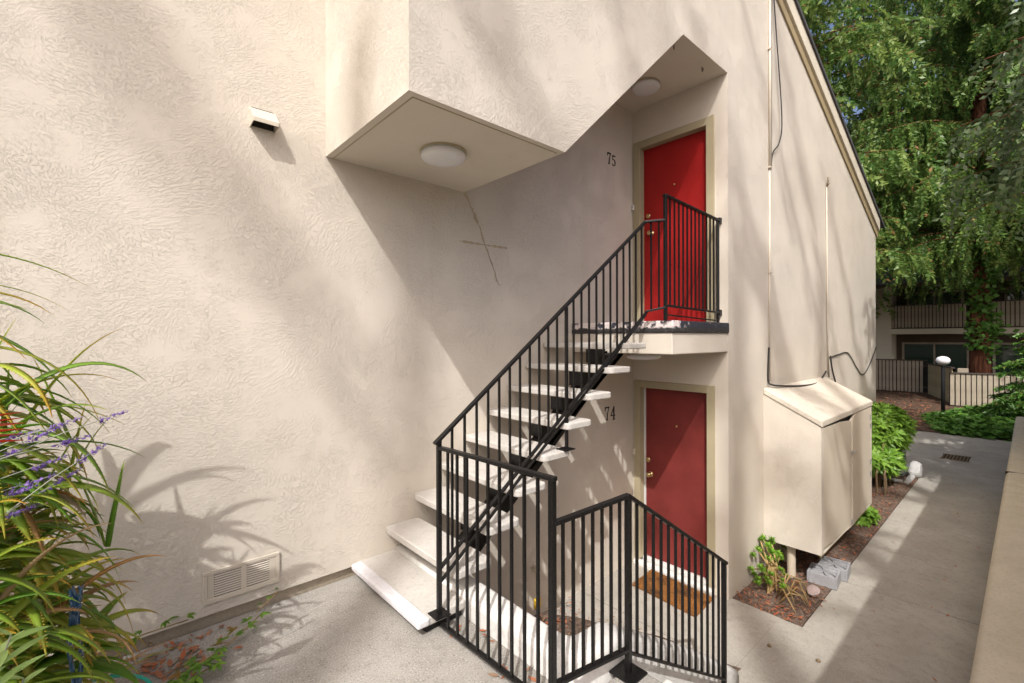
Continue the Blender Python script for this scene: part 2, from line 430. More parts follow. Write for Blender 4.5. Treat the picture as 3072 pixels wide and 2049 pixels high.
# entrance walls (plane u = UF) with two door openings
dv0, dv1 = 2.318, 3.165
g = G()
def uq(v0, v1, z0, z1, u=UF): g.quad((u, v0, z0), (u, v1, z0), (u, v1, z1), (u, v0, z1))
uq(V_, dv0, -1.3, ZC); uq(dv1, D1, -1.3, ZC); uq(dv0, dv1, 1.135, 1.86); uq(dv0, dv1, 4.035, ZC); uq(dv0, dv1, -1.3, -1.04)
g.out('wall', M['stucco_side'], bld, fixn=False)
g = G(); g.box(UF + .3, UEND - .3, V_ + .3, 9, -1.3, 4.0); g.out('core_wall', M['dark'], bld)
# roof: shingled slab over the rake
def rk(u, dz): return (u, rakez(u) + dz)
g = G(); g.prism([rk(.7, .37), rk(12.35, .37), rk(12.35, .43), rk(.7, .43)], D2 - .075, 11.2); rf = g.out('roof', M['shingle'], bld)
g = G(); g.prism([rk(.7, .135), rk(12.02, .135), rk(12.02, .369), rk(.7, .369)], D2 - .05, D2 - .003); g.out('rake_board', M['cream'], bld)
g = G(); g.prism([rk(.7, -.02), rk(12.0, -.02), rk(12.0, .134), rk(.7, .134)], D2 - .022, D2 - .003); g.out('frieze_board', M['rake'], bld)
g = G(); g.prism([rk(.7, .0), rk(UEND + .12, .0), rk(UEND + .12, .369), rk(.7, .369)], D2 - .0025, D2 + .15); g.out('rake_blocking', M['cream'], bld)
def door(z0, z1, mat, label, sill):
    d = G().box(UF + .08, UF + .125, dv0 + .012, dv1 - .012, z0, z1 - .012).out('door', mat, bld, bevel=.003)
    d['label'] = label
    # frame: jambs, head, stops
    g = G(); T = .075
    g.box(UF - .018, UF + .02, dv1 - .012, dv1 + T, z0 - .02, z1 + T); g.box(UF - .018, UF + .02, dv0 - T, dv0 + .012, z0 - .02, z1 + T)
    g.box(UF - .016, UF + .018, dv0 + .0121, dv1 - .0121, z1 - .012, z1 + T - .003)
    g.box(UF + .0201, UF + .15, dv1 - .010, dv1 + .02, z0 - .02, z1 + .02); g.box(UF + .0201, UF + .15, dv0 - .02, dv0 + .010, z0 - .02, z1 + .02)
    g.box(UF + .0181, UF + .15, dv0 + .0101, dv1 - .0101, z1 - .010, z1 + .02)
    f = g.out('door_frame', M['trim'], bld, bevel=.004)
    def lathe(nm, v, z, prof, m):
        return G().lathe((UF + .08, v, z), prof, 20, axis='x').out(nm, m, d, smooth=True)
    return d, lathe
d75, la = door(1.905, 4.03, M['redtop'], 'bright red upper door', 0)
la('door_knob', 3.05, 2.985, [(.034, 0), (.034, -.006), (.012, -.01), (.012, -.03), (.028, -.042), (.03, -.055), (.022, -.066), (.004, -.068)], M['brass'])
la('deadbolt', 3.09, 3.20, [(.03, 0), (.03, -.012), (.024, -.018), (.004, -.019)], M['brass'])
la('peephole', 2.752, 3.505, [(.011, 0), (.011, -.004), (.004, -.005)], M['brass'])
G().box(UF + .03, UF + .1, dv0 + .013, dv1 - .013, 1.876, 1.902).out('threshold', M['redtop'], bld)
d74, la = door(-.935, 1.13, M['redlow'], 'faded dull red lower door with scuffs', 0)
la('door_knob', 3.07, .065, [(.034, 0), (.034, -.006), (.012, -.01), (.012, -.03), (.028, -.042), (.03, -.055), (.022, -.066), (.004, -.068)], M['brass'])
la('deadbolt', 3.10, .235, [(.03, 0), (.03, -.012), (.024, -.018), (.004, -.019)], M['brass'])
la('peephole', 2.731, .692, [(.011, 0), (.011, -.004), (.004, -.005)], M['brass'])
G().box(UF + .03, UF + .10, dv0 + .013, dv1 - .013, -.985, -.938).out('threshold', M['whitetrim'], bld, bevel=.004)
G().box(UF + .066, UF + .079, dv1 - .035, dv1 - .0125, -.93, 1.115).out('weather_strip', M['whitetrim'], bld)
G().box(UF - .05, UF + .055, dv0 - .06, dv1 + .07, -1.06, -.99).out('door_sill', M['whitewall'], bld, bevel=.006)

# upper landing
g = G(); g.box(3.78, UF - .001, D2 + .001, D1 - .001, 1.57, 1.766); g.out('landing', M['stucco_side'], bld, bevel=.008)
g = G(); g.box(3.765, UF - .001, D2 - .016, D1 - .001, 1.767, 1.874); g.out('landing_edge', M['deckedge'], bld, bevel=.01)
# dirt cracks on the shaded wall (each a thin proud ridge of stained plaster)
def ribbon(name, pts, w0, w1):
    g = G(); n = 26; P = [Vector(p) for p in pts]
    L = []
    for i in range(n + 1):
        t = i / n * (len(P) - 1); k = min(int(t), len(P) - 2); p = P[k].lerp(P[k + 1], t - k)
        ww = (w0 + (w1 - w0) * i / n) * random.uniform(.25, 1.25); j = random.uniform(-.008, .008)
        L.append((p.x + j, p.z, ww))
    for i in range(n):
        (a, b, c), (d, e, f) = L[i], L[i + 1]
        if abs(P[-1].z - P[0].z) > .3: g.quad((a - c, D1 - .002, b), (a + c, D1 - .002, b), (d + f, D1 - .002, e), (d - f, D1 - .002, e))
        else: g.quad((a, D1 - .003, b - c), (a, D1 - .003, b + c), (d, D1 - .003, e + f), (d, D1 - .003, e - f))
    return g.out(name, M['stain'], bld)
ribbon('wall_crack', [(2.375, 0, 2.98), (2.526, 0, 2.714), (2.752, 0, 2.208)], .026, .006)
ribbon('wall_crack', [(2.313, 0, 2.557), (2.574, 0, 2.558), (2.86, 0, 2.563)], .010, .014)
# ------------------------------------------------------------------ staircase
sc_ = thing('staircase', 'open concrete tread staircase on a black steel stringer rising to the red upper door', 'staircase', (1.5, 2.75, 0))
def tread_mesh(u, zt_, v0, v1, dep, th):
    n = G(); r = .035; a, b = u, u + dep
    poly = []
    for cx, cy, a0 in ((b - r, v1 - r, 0), (a + r, v1 - r, 90), (a + r, v0 + r, 180), (b - r, v0 + r, 270)):
        for k in range(4):
            t = R(a0 + 30 * k); poly.append((cx + r * math.cos(t), cy + r * math.sin(t)))
    n.prism(poly, zt_ - th, zt_, 'xy'); return n
G_ = .2435
for i in range(9):
    u = 1.37 + G_ * i; z = .10 + .197 * i
    vo = 2.325 - .011 * i + random.uniform(-.008, .008)
    o = tread_mesh(u, z, vo, D1 - (.003 if i else .0), .285 if i else .33, .05).out('tread', M['tread'], sc_, bevel=.009)
    if i == 0: t1 = o
g = G(); g.box(1.345, 1.425, 2.31, D1 - .02, .058, .106); g.out('painted_nosing', M['nosing'], sc_, bevel=.014, seg=3)
g = G(); g.box(1.42, 1.67, 2.35, D1 - .02, .005, .039); g.out('support_angle', M['iron'], sc_)
for i in range(2, 9):
    u = 1.37 + G_ * i; z = .10 + .197 * i - .06
    g = G(); g.prism([(u + .14, z - .001), (u + .27, z - .001), (u + .27, z - .02), (u + .14, z - .13)], 2.685, 2.815); g.out('bracket', M['iron'], sc_)
sl = .197 / G_
def sz(u): return .59 + sl * (u - 2.37)
g = G(); ua, ub = 1.42, 3.89
g.prism([(ua, sz(ua) - .22), (ub, sz(ub) - .22), (ub, min(sz(ub), 1.565)), (1.565 / sl * 0 + (1.565 - .59) / sl + 2.37, 1.565), (ua, sz(ua))], 2.695, 2.805)
g.out('stringer', M['iron'], sc_, bevel=.006)

# ------------------------------------------------------------------ railings
RV = 2.31
rl = thing('stair_railing', 'black iron stair railing climbing the steps to the landing guard at the upper door', 'railing', (1.5, RV, .1))
def post(nm, u, v, z0, z1, s, root): return G().box(u - s / 2, u + s / 2, v - s / 2, v + s / 2, z0, z1).out(nm, M['iron'], root, bevel=.003)
def barout(nm, p, q, ww, hh, root, seg=2): return G().bar(p, q, ww, hh).out(nm, M['iron'], root, bevel=.004, seg=seg)
NU = 1.487
post('newel_post', NU, RV, .10, 1.12, .026, rl)
G().box(NU - .05, NU + .05, RV - .05, RV + .05, .1, .108).out('base_plate', M['iron'], rl, bevel=.003)
KU, KZ = 3.675, 2.763
TZ0 = 1.125
def topz(u): return TZ0 + (KZ - TZ0) * (u - NU) / (KU - NU)
def lowz(u): return .365 + (1.955 - .365) * (u - NU) / (3.70 - NU)
barout('top_rail', (NU - .03, RV, topz(NU - .03)), (KU, RV, KZ), .034, .02, rl)
barout('bottom_rail', (NU, RV, lowz(NU)), (3.70, RV, 1.955), .026, .016, rl)
barout('bottom_rail', (NU, RV + .012, lowz(NU) - .095), (3.70, RV + .012, 1.928), .022, .014, rl)
nb = 23
for i in range(1, nb + 1):
    u = NU + (KU - NU) * i / (nb + .6)
    if i == 12:
        post('newel_post', u + .01, RV, .888, topz(u) - .006, .022, rl)
        G().box(u - .055, u + .055, RV - .05, RV + .05, .888, .896).out('base_plate', M['iron'], rl, bevel=.003); continue
    G().box(u - .0064, u + .0064, RV - .0064, RV + .0064, lowz(u) + .004, topz(u) - .006).out('baluster', M['iron'], rl)
PU, PV = 3.755, 2.155
barout('top_rail', (KU - .01, RV, KZ), (PU, PV, KZ + .002), .036, .02, rl)
barout('bottom_rail', (KU, RV, 1.956), (PU, PV, 1.99), .03, .018, rl)
for t in (.30, .68):
    p = Vector((KU, RV, 0)).lerp(Vector((PU, PV, 0)), t)
    G().box(p.x - .0064, p.x + .0064, p.y - .0064, p.y + .0064, 1.975, KZ - .006).out('baluster', M['iron'], rl)
post('corner_post', PU, PV, 1.874, 2.985, .028, rl)
EU2 = UF - .03
barout('top_rail', (PU - .02, PV, 2.985), (EU2, 2.185, 2.955), .036, .022, rl)
barout('bottom_rail', (PU, PV, 2.008), (EU2, 2.185, 1.985), .032, .018, rl)
barout('bottom_rail', (PU, PV, 1.925), (EU2 - .06, 2.185, 1.90), .02, .012, rl)
for i in range(1, 14):
    t = i / 13.6; u = PU + (EU2 - PU) * t; v = PV + .03 * t
    G().box(u - .0064, u + .0064, v - .0064, v + .0064, 2.0, 2.97 - .02 * t).out('baluster', M['iron'], rl)
post('wall_post', EU2 - .025, 2.185, 1.875, 2.95, .024, rl)
for z in (2.955, 1.985): G().box(EU2 - .02, UF - .001, 2.165, 2.205, z - .03, z + .03).out('wall_bracket', M['iron'], rl, bevel=.003)

gr = thing('entry_railing', 'black iron guard railing around the sunken entry turning down along the concrete steps', 'railing', (1.5, 1.4, 0))
P2 = (1.512, 1.425); P3 = (2.02, 1.372); P4 = (3.13, 1.372)
barout('top_rail', (NU, RV - .02, 1.08), (P2[0], P2[1] - .02, 1.092), .034, .02, gr)
barout('bottom_rail', (NU + .005, RV - .02, .05), (P2[0], P2[1], .062), .028, .018, gr)
for i in range(1, 10):
    t = i / 10; u = NU + (P2[0] - NU) * t; v = RV + (P2[1] - RV) * t
    G().box(u - .0066, u + .0066, v - .0066, v + .0066, .055, 1.075).out('baluster', M['iron'], gr)
post('corner_post', *P2, 0, 1.095, .029, gr)
post('corner_post', *P3, 0, .915, .029, gr)
G().box(P3[0] - .07, P3[0] + .07, P3[1] - .07, P3[1] + .07, .001, .012).out('base_plate', M['iron'], gr, bevel=.003)
barout('top_rail', (*P2, .888), (P3[0] + .01, P3[1], .912), .034, .02, gr)
barout('bottom_rail', (*P2, .165), (*P3, .128), .03, .02, gr)
for i in range(1, 8):
    t = i / 8; u = P2[0] + (P3[0] - P2[0]) * t; v = P2[1] + (P3[1] - P2[1]) * t
    G().box(u - .0064, u + .0064, v - .0064, v + .0064, .14, .89 + .02 * t).out('baluster', M['iron'], gr)
def t4(u): return .912 + (.215 - .912) * (u - P3[0]) / (P4[0] - P3[0])
def b4(u): return .110 + (-.575 - .110) * (u - P3[0]) / (P4[0] - P3[0])
barout('top_rail', (P3[0], P3[1], .912), (P4[0] + .03, P4[1], t4(P4[0] + .03)), .034, .02, gr)
barout('bottom_rail', (*P3, b4(P3[0])), (*P4, b4(P4[0])), .028, .016, gr)
for i in range(1, 14):
    u = P3[0] + (P4[0] - P3[0]) * i / 14
    G().box(u - .0064, u + .0064, P3[1] - .0064, P3[1] + .0064, b4(u), t4(u) - .004).out('baluster', M['iron'], gr)
post('end_post', *P4, -1.0, t4(P4[0]), .028, gr)

# ------------------------------------------------------------------ white planter wall (L shaped, rounded top)
def sweep_wall(pts, half, zb, name, mat, label, cat):
    # pts: (u, v, ztop)
    prof = []
    r = .045
    for k in range(7): t = math.pi * k / 12; prof.append((-half + r - r * math.cos(t), -r + r * math.sin(t)))
    prof = prof + [(-a, b) for a, b in prof[::-1]]
    vs = []; n = len(prof) + 2; m = len(pts)
    for i, (u, v, z) in enumerate(pts):
        a = Vector(pts[max(i - 1, 0)][:2]); b = Vector(pts[min(i + 1, m - 1)][:2]); d = (b - a).normalized(); nn = Vector((-d.y, d.x))
        ring = [(-half, zb - z)] + prof + [(half, zb - z)]
        for s, dz in ring: vs.append((u + nn.x * s, v + nn.y * s, z + dz))
    g = G(); fs = [(i * n + k, i * n + k + 1, (i + 1) * n + k + 1, (i + 1) * n + k) for i in range(m - 1) for k in range(n - 1)]
    fs += [tuple(range(n)), tuple((m - 1) * n + k for k in range(n))]
    g.add(vs, fs); o = g.out(name, mat, smooth=True); 
    return tag(o, label, cat)
pts = [(1.785, 3.25, .13), (1.785, 2.6, .13), (1.785, 2.1, .13), (1.785, 1.75, .13), (1.79, 1.66, .132), (1.82, 1.59, .135), (1.88, 1.55, .138), (1.96, 1.54, .14), (2.08, 1.54, .135), (2.16, 1.54, .10), (2.36, 1.54, -.02), (2.6, 1.54, -.16), (3.0, 1.54, -.40), (3.4, 1.54, -.66), (3.55, 1.54, -.76)]
sweep_wall(pts, .095, -1.28, 'planter_wall', M['whitewall'], 'low white curved planter wall stepping down behind the iron railing', 'wall')

# ------------------------------------------------------------------ parapet on the right
g = G()
prof = [(-.55, -1.3), (-.55, -.20), (-.16, -.19), (-.14, -.165), (.13, -.165), (.20, -.172), (.228, -.205), (.226, -1.3)]
g.prism(prof, 2.4, 16.3, 'yz')
pp = thing('parapet_wall', 'pale tan concrete parapet wall edging the path at the far right', 'wall', (9, 0, -1.05))
g.out('wall', M['parapet'], pp, bevel=.02, seg=3)
g = G(); g.box(9.49, 9.505, -.555, .232, -.9, -.163); g.out('joint', M['dark'], pp)

# ------------------------------------------------------------------ utility closet on the end wall
h = thing('utility_closet', 'beige stucco utility closet with sloped top and two plain doors on the end wall', 'closet', (7.08, 1.81, -.67))
hu0, hu1, hv = 5.88, 8.285, 1.517
zb0, zb1 = -.668, -.675
g = G()
g.quad((hu0, D2, zb0), (hu0, hv, zb0), (hu0, hv, .735), (hu0, D2, 1.06)); g.quad((hu1, D2, zb0), (hu1, hv, zb0), (hu1, hv, .735), (hu1, D2, 1.06))
g.quad((hu0, hv, zb0), (hu0 + .085, hv, zb0), (hu0 + .085, hv, .735), (hu0, hv, .735)); g.quad((hu1 - .085, hv, zb0), (hu1, hv, zb0), (hu1, hv, .735), (hu1 - .085, hv, .735))
g.quad((hu0, D2, zb0), (hu1, D2, zb0), (hu1, hv, zb0), (hu0, hv, zb0))
g.out('wall', M['stucco'], h, fixn=True)
g = G(); g.quad((hu0 + .08, hv + .05, zb0), (hu1 - .08, hv + .05, zb0), (hu1 - .08, hv + .05, .735), (hu0 + .08, hv + .05, .735)); g.out('inner_face', M['dark'], h, fixn=False)
g = G(); g.prism([(hv - .012, .735), (hv - .012, .805), (D2 - .001, 1.125), (D2 - .001, 1.05)], hu0 - .012, hu1 + .012, 'yz'); g.out('roof', M['closetroof'], h, bevel=.012)
for (a, b, c) in ((hu0 + .09, 7.185, .70), (7.195, hu1 - .09, .715)):
    g = G()
    if a < 7: g.prism([(a, zb0 + .05), (b, zb0 - .04), (b, c - .03), (b - .02, c - .045), (a + .75, c - .005), (a, c + .015)], hv + .004, hv + .028)
    else: g.prism([(a, zb0 - .03), (b, zb0 + .03), (b, c + .008), (a + .16, c + .012), (a, c - .04)], hv - .002, hv + .024)
    d = g.out('door', M['closet'], h, bevel=.004)
    if a < 7:
        G().box(7.15, 7.20, hv - .012, hv - .001, .225, .275).out('hasp', M['steel'], d, bevel=.003)
        G().tube([(7.19, hv - .02, .25), (7.22, hv - .04, .26), (7.25, hv - .03, .25), (7.24, hv - .015, .235)], .006).out('padlock_ring', M['steel'], d)
        G().box(7.14, 7.18, hv - .008, hv + .001, -.66, -.60).out('bolt', M['steel'], d)
    else:
        for z in (.58, .46, -.05, -.22): G().box(b - .03, b + .02, hv - .007, hv - .003, z - .035, z + .035).out('hinge', M['steel'], d)
g = G(); g.box(hu0 + .1, hu1 - .1, hv + .03, hv + .05, zb0 - .06, zb0 + .02); g.out('bottom_rail', M['board2'], h)
for (u, v) in ((6.02, 1.86), (6.42, 2.06)):
    pass

# drain pipes under the closet
for k, (u, v, r, lb) in enumerate(((6.0, 1.85, .045, 'beige pipe stub under the closet, nearest the yellow-stemmed succulent'), (6.35, 2.0, .04, 'beige pipe stub under the closet, set back against the wall'))):
    t = thing('drain_pipe', lb, 'pipe', (u, v, -1.05), 'pipe stubs under the closet')
    G().tube([(u, v, -1.1), (u, v, -.668)], r, 14).out('pipe', M['orangestain'], t, smooth=False); G().lathe((u, v, -.72), [(r + .012, 0), (r + .012, .05)], 14).out('collar', M['orangestain'], t)

# ------------------------------------------------------------------ wall fittings
t = thing('foundation_vent', 'beige louvred foundation vent low on the left wall', 'vent', (.665, D1, .15))
def vz(u, a, b): return a + (b - a) * 0
g = G(); x0, x1, z0, z1 = .455, .875, .142, .336
g.box(x0, x1, D1 - .014, D1 - .001, z0, z0 + .03); g.box(x0, x1, D1 - .014, D1 - .001, z1 - .022, z1); g.box(x0, x0 + .022, D1 - .014, D1 - .001, z0 + .0301, z1 - .0221); g.box(x1 - .022, x1, D1 - .014, D1 - .001, z0 + .0301, z1 - .0221)
g.box(.655, .685, D1 - .012, D1 - .001, z0 + .0301, z1 - .0221); g.box(x0 + .0221, x0 + .058, D1 - .01, D1 - .001, z0 + .0301, z1 - .0221); g.box(x1 - .062, x1 - .0221, D1 - .01, D1 - .001, z0 + .0301, z1 - .0221)
g.out('frame', M['grille'], t, bevel=.003)
G().box(x0 + .03, x1 - .03, D1 - .0018, D1 - .0006, z0 + .02, z1 - .02).out('backing', M['dark'], t)
for (a, b) in ((.5135, .6545), (.6855, .8125)):
    for i in range(10):
        z = z0 + .038 + i * .0142
        G().add([(a, D1 - .012, z), (b, D1 - .012, z), (b, D1 - .006, z + .0064), (a, D1 - .006, z + .0064), (a, D1 - .0105, z - .001), (b, D1 - .0105, z - .001), (b, D1 - .0045, z + .0075), (a, D1 - .0045, z + .0075)],
                [(0, 1, 2, 3), (7, 6, 5, 4), (0, 4, 5, 1), (1, 5, 6, 2), (2, 6, 7, 3), (3, 7, 4, 0)]).out('slat', M['grille'], t)
t = thing('exhaust_hood', 'small beige exhaust hood with open bottom high on the left wall', 'vent', (.78, D1, 3.05))
g = G(); a, b = .712, .852
top = [(a, D1, 3.18), (b, D1, 3.18), (b, D1 - .095, 3.085), (a, D1 - .095, 3.085)]; lo = [(a, D1, 3.05), (b, D1, 3.05), (b, D1 - .095, 3.06), (a, D1 - .095, 3.06)]
g.quad(*top); g.quad(top[3], top[2], lo[2], lo[3]); g.quad(top[0], top[3], lo[3], lo[0]); g.quad(top[1], lo[1], lo[2], top[2])
o = g.out('hood', M['grille'], t); so = o.modifiers.new('s', 'SOLIDIFY'); so.thickness = .004
G().box(a + .005, b - .005, D1 - .004, D1 - .001, 3.06, 3.18).out('opening', M['dark'], t)

def ceiling_lamp(u, v, z, r, lb):
    t = thing('ceiling_lamp', lb, 'lamp', (u, v, z), 'round white ceiling lamps')
    G().lathe((u, v, z), [(r + .004, -.001), (r + .004, -.012), (r, -.013)], 36).out('base_ring', M['trim'], t, smooth=False)
    G().lathe((u, v, z), [(r - .002, -.0131), (r, -.04), (r * .95, -.052), (r * .75, -.064), (r * .4, -.071), (.005, -.073)], 36).out('lamp_shade', M['globe'], t, smooth=True)
ceiling_lamp(1.745, 2.645, ZS, .152, 'round white ceiling lamp with grimy rim under the box overhang')
ceiling_lamp(4.475, 2.80, ZC, .15, 'round white ceiling lamp on the ceiling above the upper red door')
ceiling_lamp(4.10, 2.60, 1.57, .17, 'round white ceiling lamp under the landing, mostly hidden behind top treads')
for (u, v, lb, a) in ((4.06, 2.235, 'small black ceiling hook nearest the opening peak', .3), (4.61, 2.231, 'small black ceiling hook nearer the end wall corner', 1.2)):
    P = [(u, v, ZC), (u, v, ZC - .015)]
    for k in range(8):
        t_ = R(180 + 30 * k - 90); P.append((u + math.cos(a) * (.018 * math.cos(t_) + .0), v + math.sin(a) * .018 * math.cos(t_), ZC - .035 + .018 * -math.sin(t_)))
    tag(G().tube(P, .0035, 6).out('ceiling_hook', M['iron']), lb, 'hook', 'ceiling hooks')

def numeral(strokes, u, z, hgt, root, nm):
    g = G(); 
    for pts, wd in strokes:
        for i in range(len(pts) - 1):
            (a, b), (c, d) = pts[i], pts[i + 1]
            w_ = wd if not isinstance(wd, list) else wd[i]
            y0, y1 = D1 - .006 - random.uniform(0, .0006), D1 - .0012
            d_ = Vector((c - a, d - b)); L = d_.length; d_.normalize(); nrm = Vector((-d_.y, d_.x)) * w_ / 2; e = d_ * w_ * .3
            q = [Vector((a, b)) - e + nrm, Vector((c, d)) + e + nrm, Vector((c, d)) + e - nrm, Vector((a, b)) - e - nrm]
            g.prism([(u + p.x * hgt, z + p.y * hgt) for p in q], y0, y1)
    return g.out(nm, M['cable'], root)
N7 = [([(.03, .74), (.05, 1.0)], .07), ([(.05, .965), (.5, .965)], .12), ([(.5, .97), (.32, .52), (.26, 0)], [.06, .10]), ([(.14, .02), (.38, .02)], .05)]
N5 = [([(.12, .96), (.48, .96)], .11), ([(.10, 1.), (.08, .56)], .05), ([(.08, .56), (.24, .63), (.40, .56)], .06), ([(.40, .56), (.50, .36), (.43, .12)], .12), ([(.43, .12), (.26, .02), (.08, .07), (.05, .18)], .07)]
N4 = [([(.40, .98), (.04, .34)], .06), ([(.02, .33), (.58, .33)], .07), ([(.41, 1.0), (.41, .02)], .13), ([(.26, .02), (.56, .02)], .05)]
for (d2, u, z, hh, lb) in ((N5, 4.40, 3.745, .125, 'black metal house number 75 beside the upper red door'), (N4, 4.345, .765, .15, 'black metal house number 74 beside the lower red door')):
    t = thing('house_number', lb, 'number', (u, D1, z)); numeral(N7, u, z + .004, hh, t, 'numeral'); numeral(d2, u + hh * .72, z - .004, hh, t, 'numeral')
for (v, z, lb, m) in ((3.243, 3.32, 'small white doorbell on the frame of the upper door', 'whitetrim'), (3.235, .327, 'small cream doorbell on the frame of the lower door', 'cream')):
    t = thing('doorbell', lb, 'doorbell', (UF - .02, v, z), 'doorbells on the door frames')
    G().box(UF - .04, UF - .0185, v - .017, v + .017, z - .034, z + .034).out('housing', M[m], t, bevel=.003); G().box(UF - .043, UF - .0401, v - .007, v + .007, z - .007, z + .007).out('button', M['steel'], t)

# conduits and cables on the end wall
t = thing('wall_conduit', 'cream conduit pipe running full height beside the closet corner', 'conduit', (6.05, D2, 1.2), 'conduits on the end wall')
G().tube([(6.06, D2 - .016, 6.03), (6.06, D2 - .016, 3.75)], .017, 12).out('pipe', M['wallpaint'], t, smooth=True); G().tube([(6.06, D2 - .010, 3.75), (6.045, D2 - .010, 1.19)], .010, 12).out('pipe', M['wallpaint'], t, smooth=True)
for z in (5.2, 3.77, 2.5): G().box(6.03, 6.09, D2 - .034, D2 - .001, z, z + .015).out('strap', M['wallpaint'], t)
t = thing('wall_conduit', 'thin grey conduit with frayed wires rising from the middle of the closet roof', 'conduit', (8.42, D2, 1.1), 'conduits on the end wall')
G().tube([(8.40, D2 - .014, 4.06), (8.42, D2 - .014, 2.6), (8.45, D2 - .014, 1.15)], .010, 10).out('pipe', M['wallpaint'], t, smooth=True)
for dx, dz, l in ((.05, .12, .1), (-.04, .05, .08), (.02, .16, .1), (.09, .08, .06)): G().tube([(8.40, D2 - .016, 4.04), (8.40 + dx * .4, D2 - .03, 4.04 + dz * .6), (8.40 + dx, D2 - .03, 4.04 + dz)], .007, 6).out('wire_end', M['stem'], t)
def cable(pts, r, lb, group='black cables on the end wall', mat='cable'):
    P = [Vector(p) for p in pts]; Q = []
    for i in range(len(P) - 1):
        a, b, c, d = P[max(i - 1, 0)], P[i], P[i + 1], P[min(i + 2, len(P) - 1)]
        for k in range(5):
            s = k / 5; Q.append(.5 * ((2 * b) + (c - a) * s + (2 * a - 5 * b + 4 * c - d) * s * s + (3 * b - a - 3 * c + d) * s ** 3))
    Q.append(P[-1]); return tag(G().tube(Q, r, 6).out('cable', M[mat]), lb, 'cable', group)
y = D2 - .012
cable([(6.115, y, 6.05), (6.115, y, 5.0), (6.11, y, 4.2), (6.10, y, 3.80)], .008, 'straight black cable tight beside the tall conduit')
cable([(6.15, y - .01, 6.05), (6.22, y - .02, 5.5), (6.38, y - .03, 4.5), (6.30, y - .03, 4.15), (6.16, y, 3.98), (6.11, y, 3.78)], .008, 'slack black cable bowing away from the tall conduit')
cable([(6.02, y, 1.6), (5.99, y, 1.22), (6.05, y - .03, 1.15), (6.4, y - .05, 1.115), (6.9, y - .09, 1.085), (7.5, y - .08, 1.07), (8.0, y - .02, 1.09), (8.28, y, 1.16), (8.36, y, 1.2)], .011, 'thick black cable sagging across the closet roof')
cable([(8.55, y, 1.40), (9.1, y, 1.44), (9.65, y, 1.45), (10.2, y, 1.2), (10.62, y, 1.03), (11.0, y, 1.07), (11.5, y, 1.3), (11.87, y, 1.52)], .009, 'black cable looping down to the wall end')
cable([(8.6, y, 1.43), (8.70, y, 1.22), (8.88, y, 1.0)], .010, 'short black cable angled down behind the closet roof')
cable([(8.43, y, 2.6), (8.44, y, 1.8), (8.52, y, 1.1)], .008, 'thin dark cable beside the grey conduit')

# doormat
t = thing('doormat', 'rectangular orange brown coir doormat in front of the lower red door', 'doormat', (4.62, 2.58, LOW))
g = G(); g.prism([(4.415, 2.942), (4.86, 2.981), (4.81, 2.216), (4.358, 2.185)], LOW + .001, LOW + .022, 'xy'); g.out('mat', M['coir'], t, bevel=.005)
V = []; Fq = []
for k in range(9000):
    u = rng.uniform(4.37, 4.85); v = rng.uniform(2.2, 2.96); 
    a = rng.uniform(0, 6.28); d = np.array([math.cos(a), math.sin(a), 0]) * .006; b = np.array([u, v, LOW + .021]); tp = b + np.array([rng.normal(0, .006), rng.normal(0, .006), rng.uniform(.006, .014)])
    V += [b - d * .3, b + d * .3, tp]; Fq.append((3 * k, 3 * k + 1, 3 * k + 2))
npmesh('bristles', V, Fq, M['coir'], t, kind='stuff')

# hose bib under the stairs
t = thing('hose_tap', 'pale garden tap with a yellow tag low on the wall under the stairs', 'tap', (3.2, D1, -.6))
G().tube([(3.18, D1, -.55), (3.18, D1 - .07, -.55), (3.18, D1 - .10, -.62)], .017, 10).out('spout', M['cream'], t, smooth=True); G().lathe((3.18, D1 - .06, -.50), [(.012, -.04), (.012, 0), (.035, .005), (.035, .018)], 12).out('handle', M['cream'], t)
G().box(3.13, 3.21, D1 - .09, D1 - .06, -.90, -.80).out('tag', M['yellowtag'], t, bevel=.01)

# breeze blocks
for k, (u, v, a) in enumerate(((6.13, 1.56, .10), (6.42, 1.53, .10))):
    t = thing('breeze_block', ('grey petal-pattern breeze block lying on mulch, nearer the pipe' if k == 0 else 'grey petal-pattern breeze block lying on mulch, farther from the pipe'), 'block', (u, v, -1.03), 'breeze blocks beside the path')
    S = .142; z0, z1 = -1.045, -.92
    g = G()
    for (x0, x1, y0, y1) in ((-S, S, -S, -S + .02), (-S, S, S - .02, S), (-S, -S + .02, -S + .02, S - .02), (S - .02, S, -S + .02, S - .02)): g.box(x0, x1, y0, y1, z0, z1)
    g.box(-S + .02, S - .02, -S + .02, S - .02, z0, z1 - .022)
    g.v = [(u + x * math.cos(a) - y_ * math.sin(a), v + x * math.sin(a) + y_ * math.cos(a), z) for x, y_, z in g.v]; g.out('frame', M['breeze'], t, bevel=.004)
    for q in range(4):
        pa = []
        for s_ in range(17):
            tt = s_ / 16; along = .01 + tt * (S * 1.36 - .012); wd = .036 * math.sin(math.pi * tt)
            pa.append((along, wd))
        g = G()
        for sgn in (1, -1):
            for s_ in range(16):
                (a1, w1), (a2, w2) = pa[s_], pa[s_ + 1]
                ang = a + R(45 + 90 * q)
                c_, s__ = math.cos(ang), math.sin(ang)
                pt = lambda al, w: (u + al * c_ - w * s__, v + al * s__ + w * c_)
                g.prism([pt(a1, sgn * w1), pt(a2, sgn * w2), pt(a2, sgn * (w2 + .012)), pt(a1, sgn * (w1 + .012))], z1 - .0215, z1 - .002, 'xy')
        g.out('petal', M['breeze'], t)
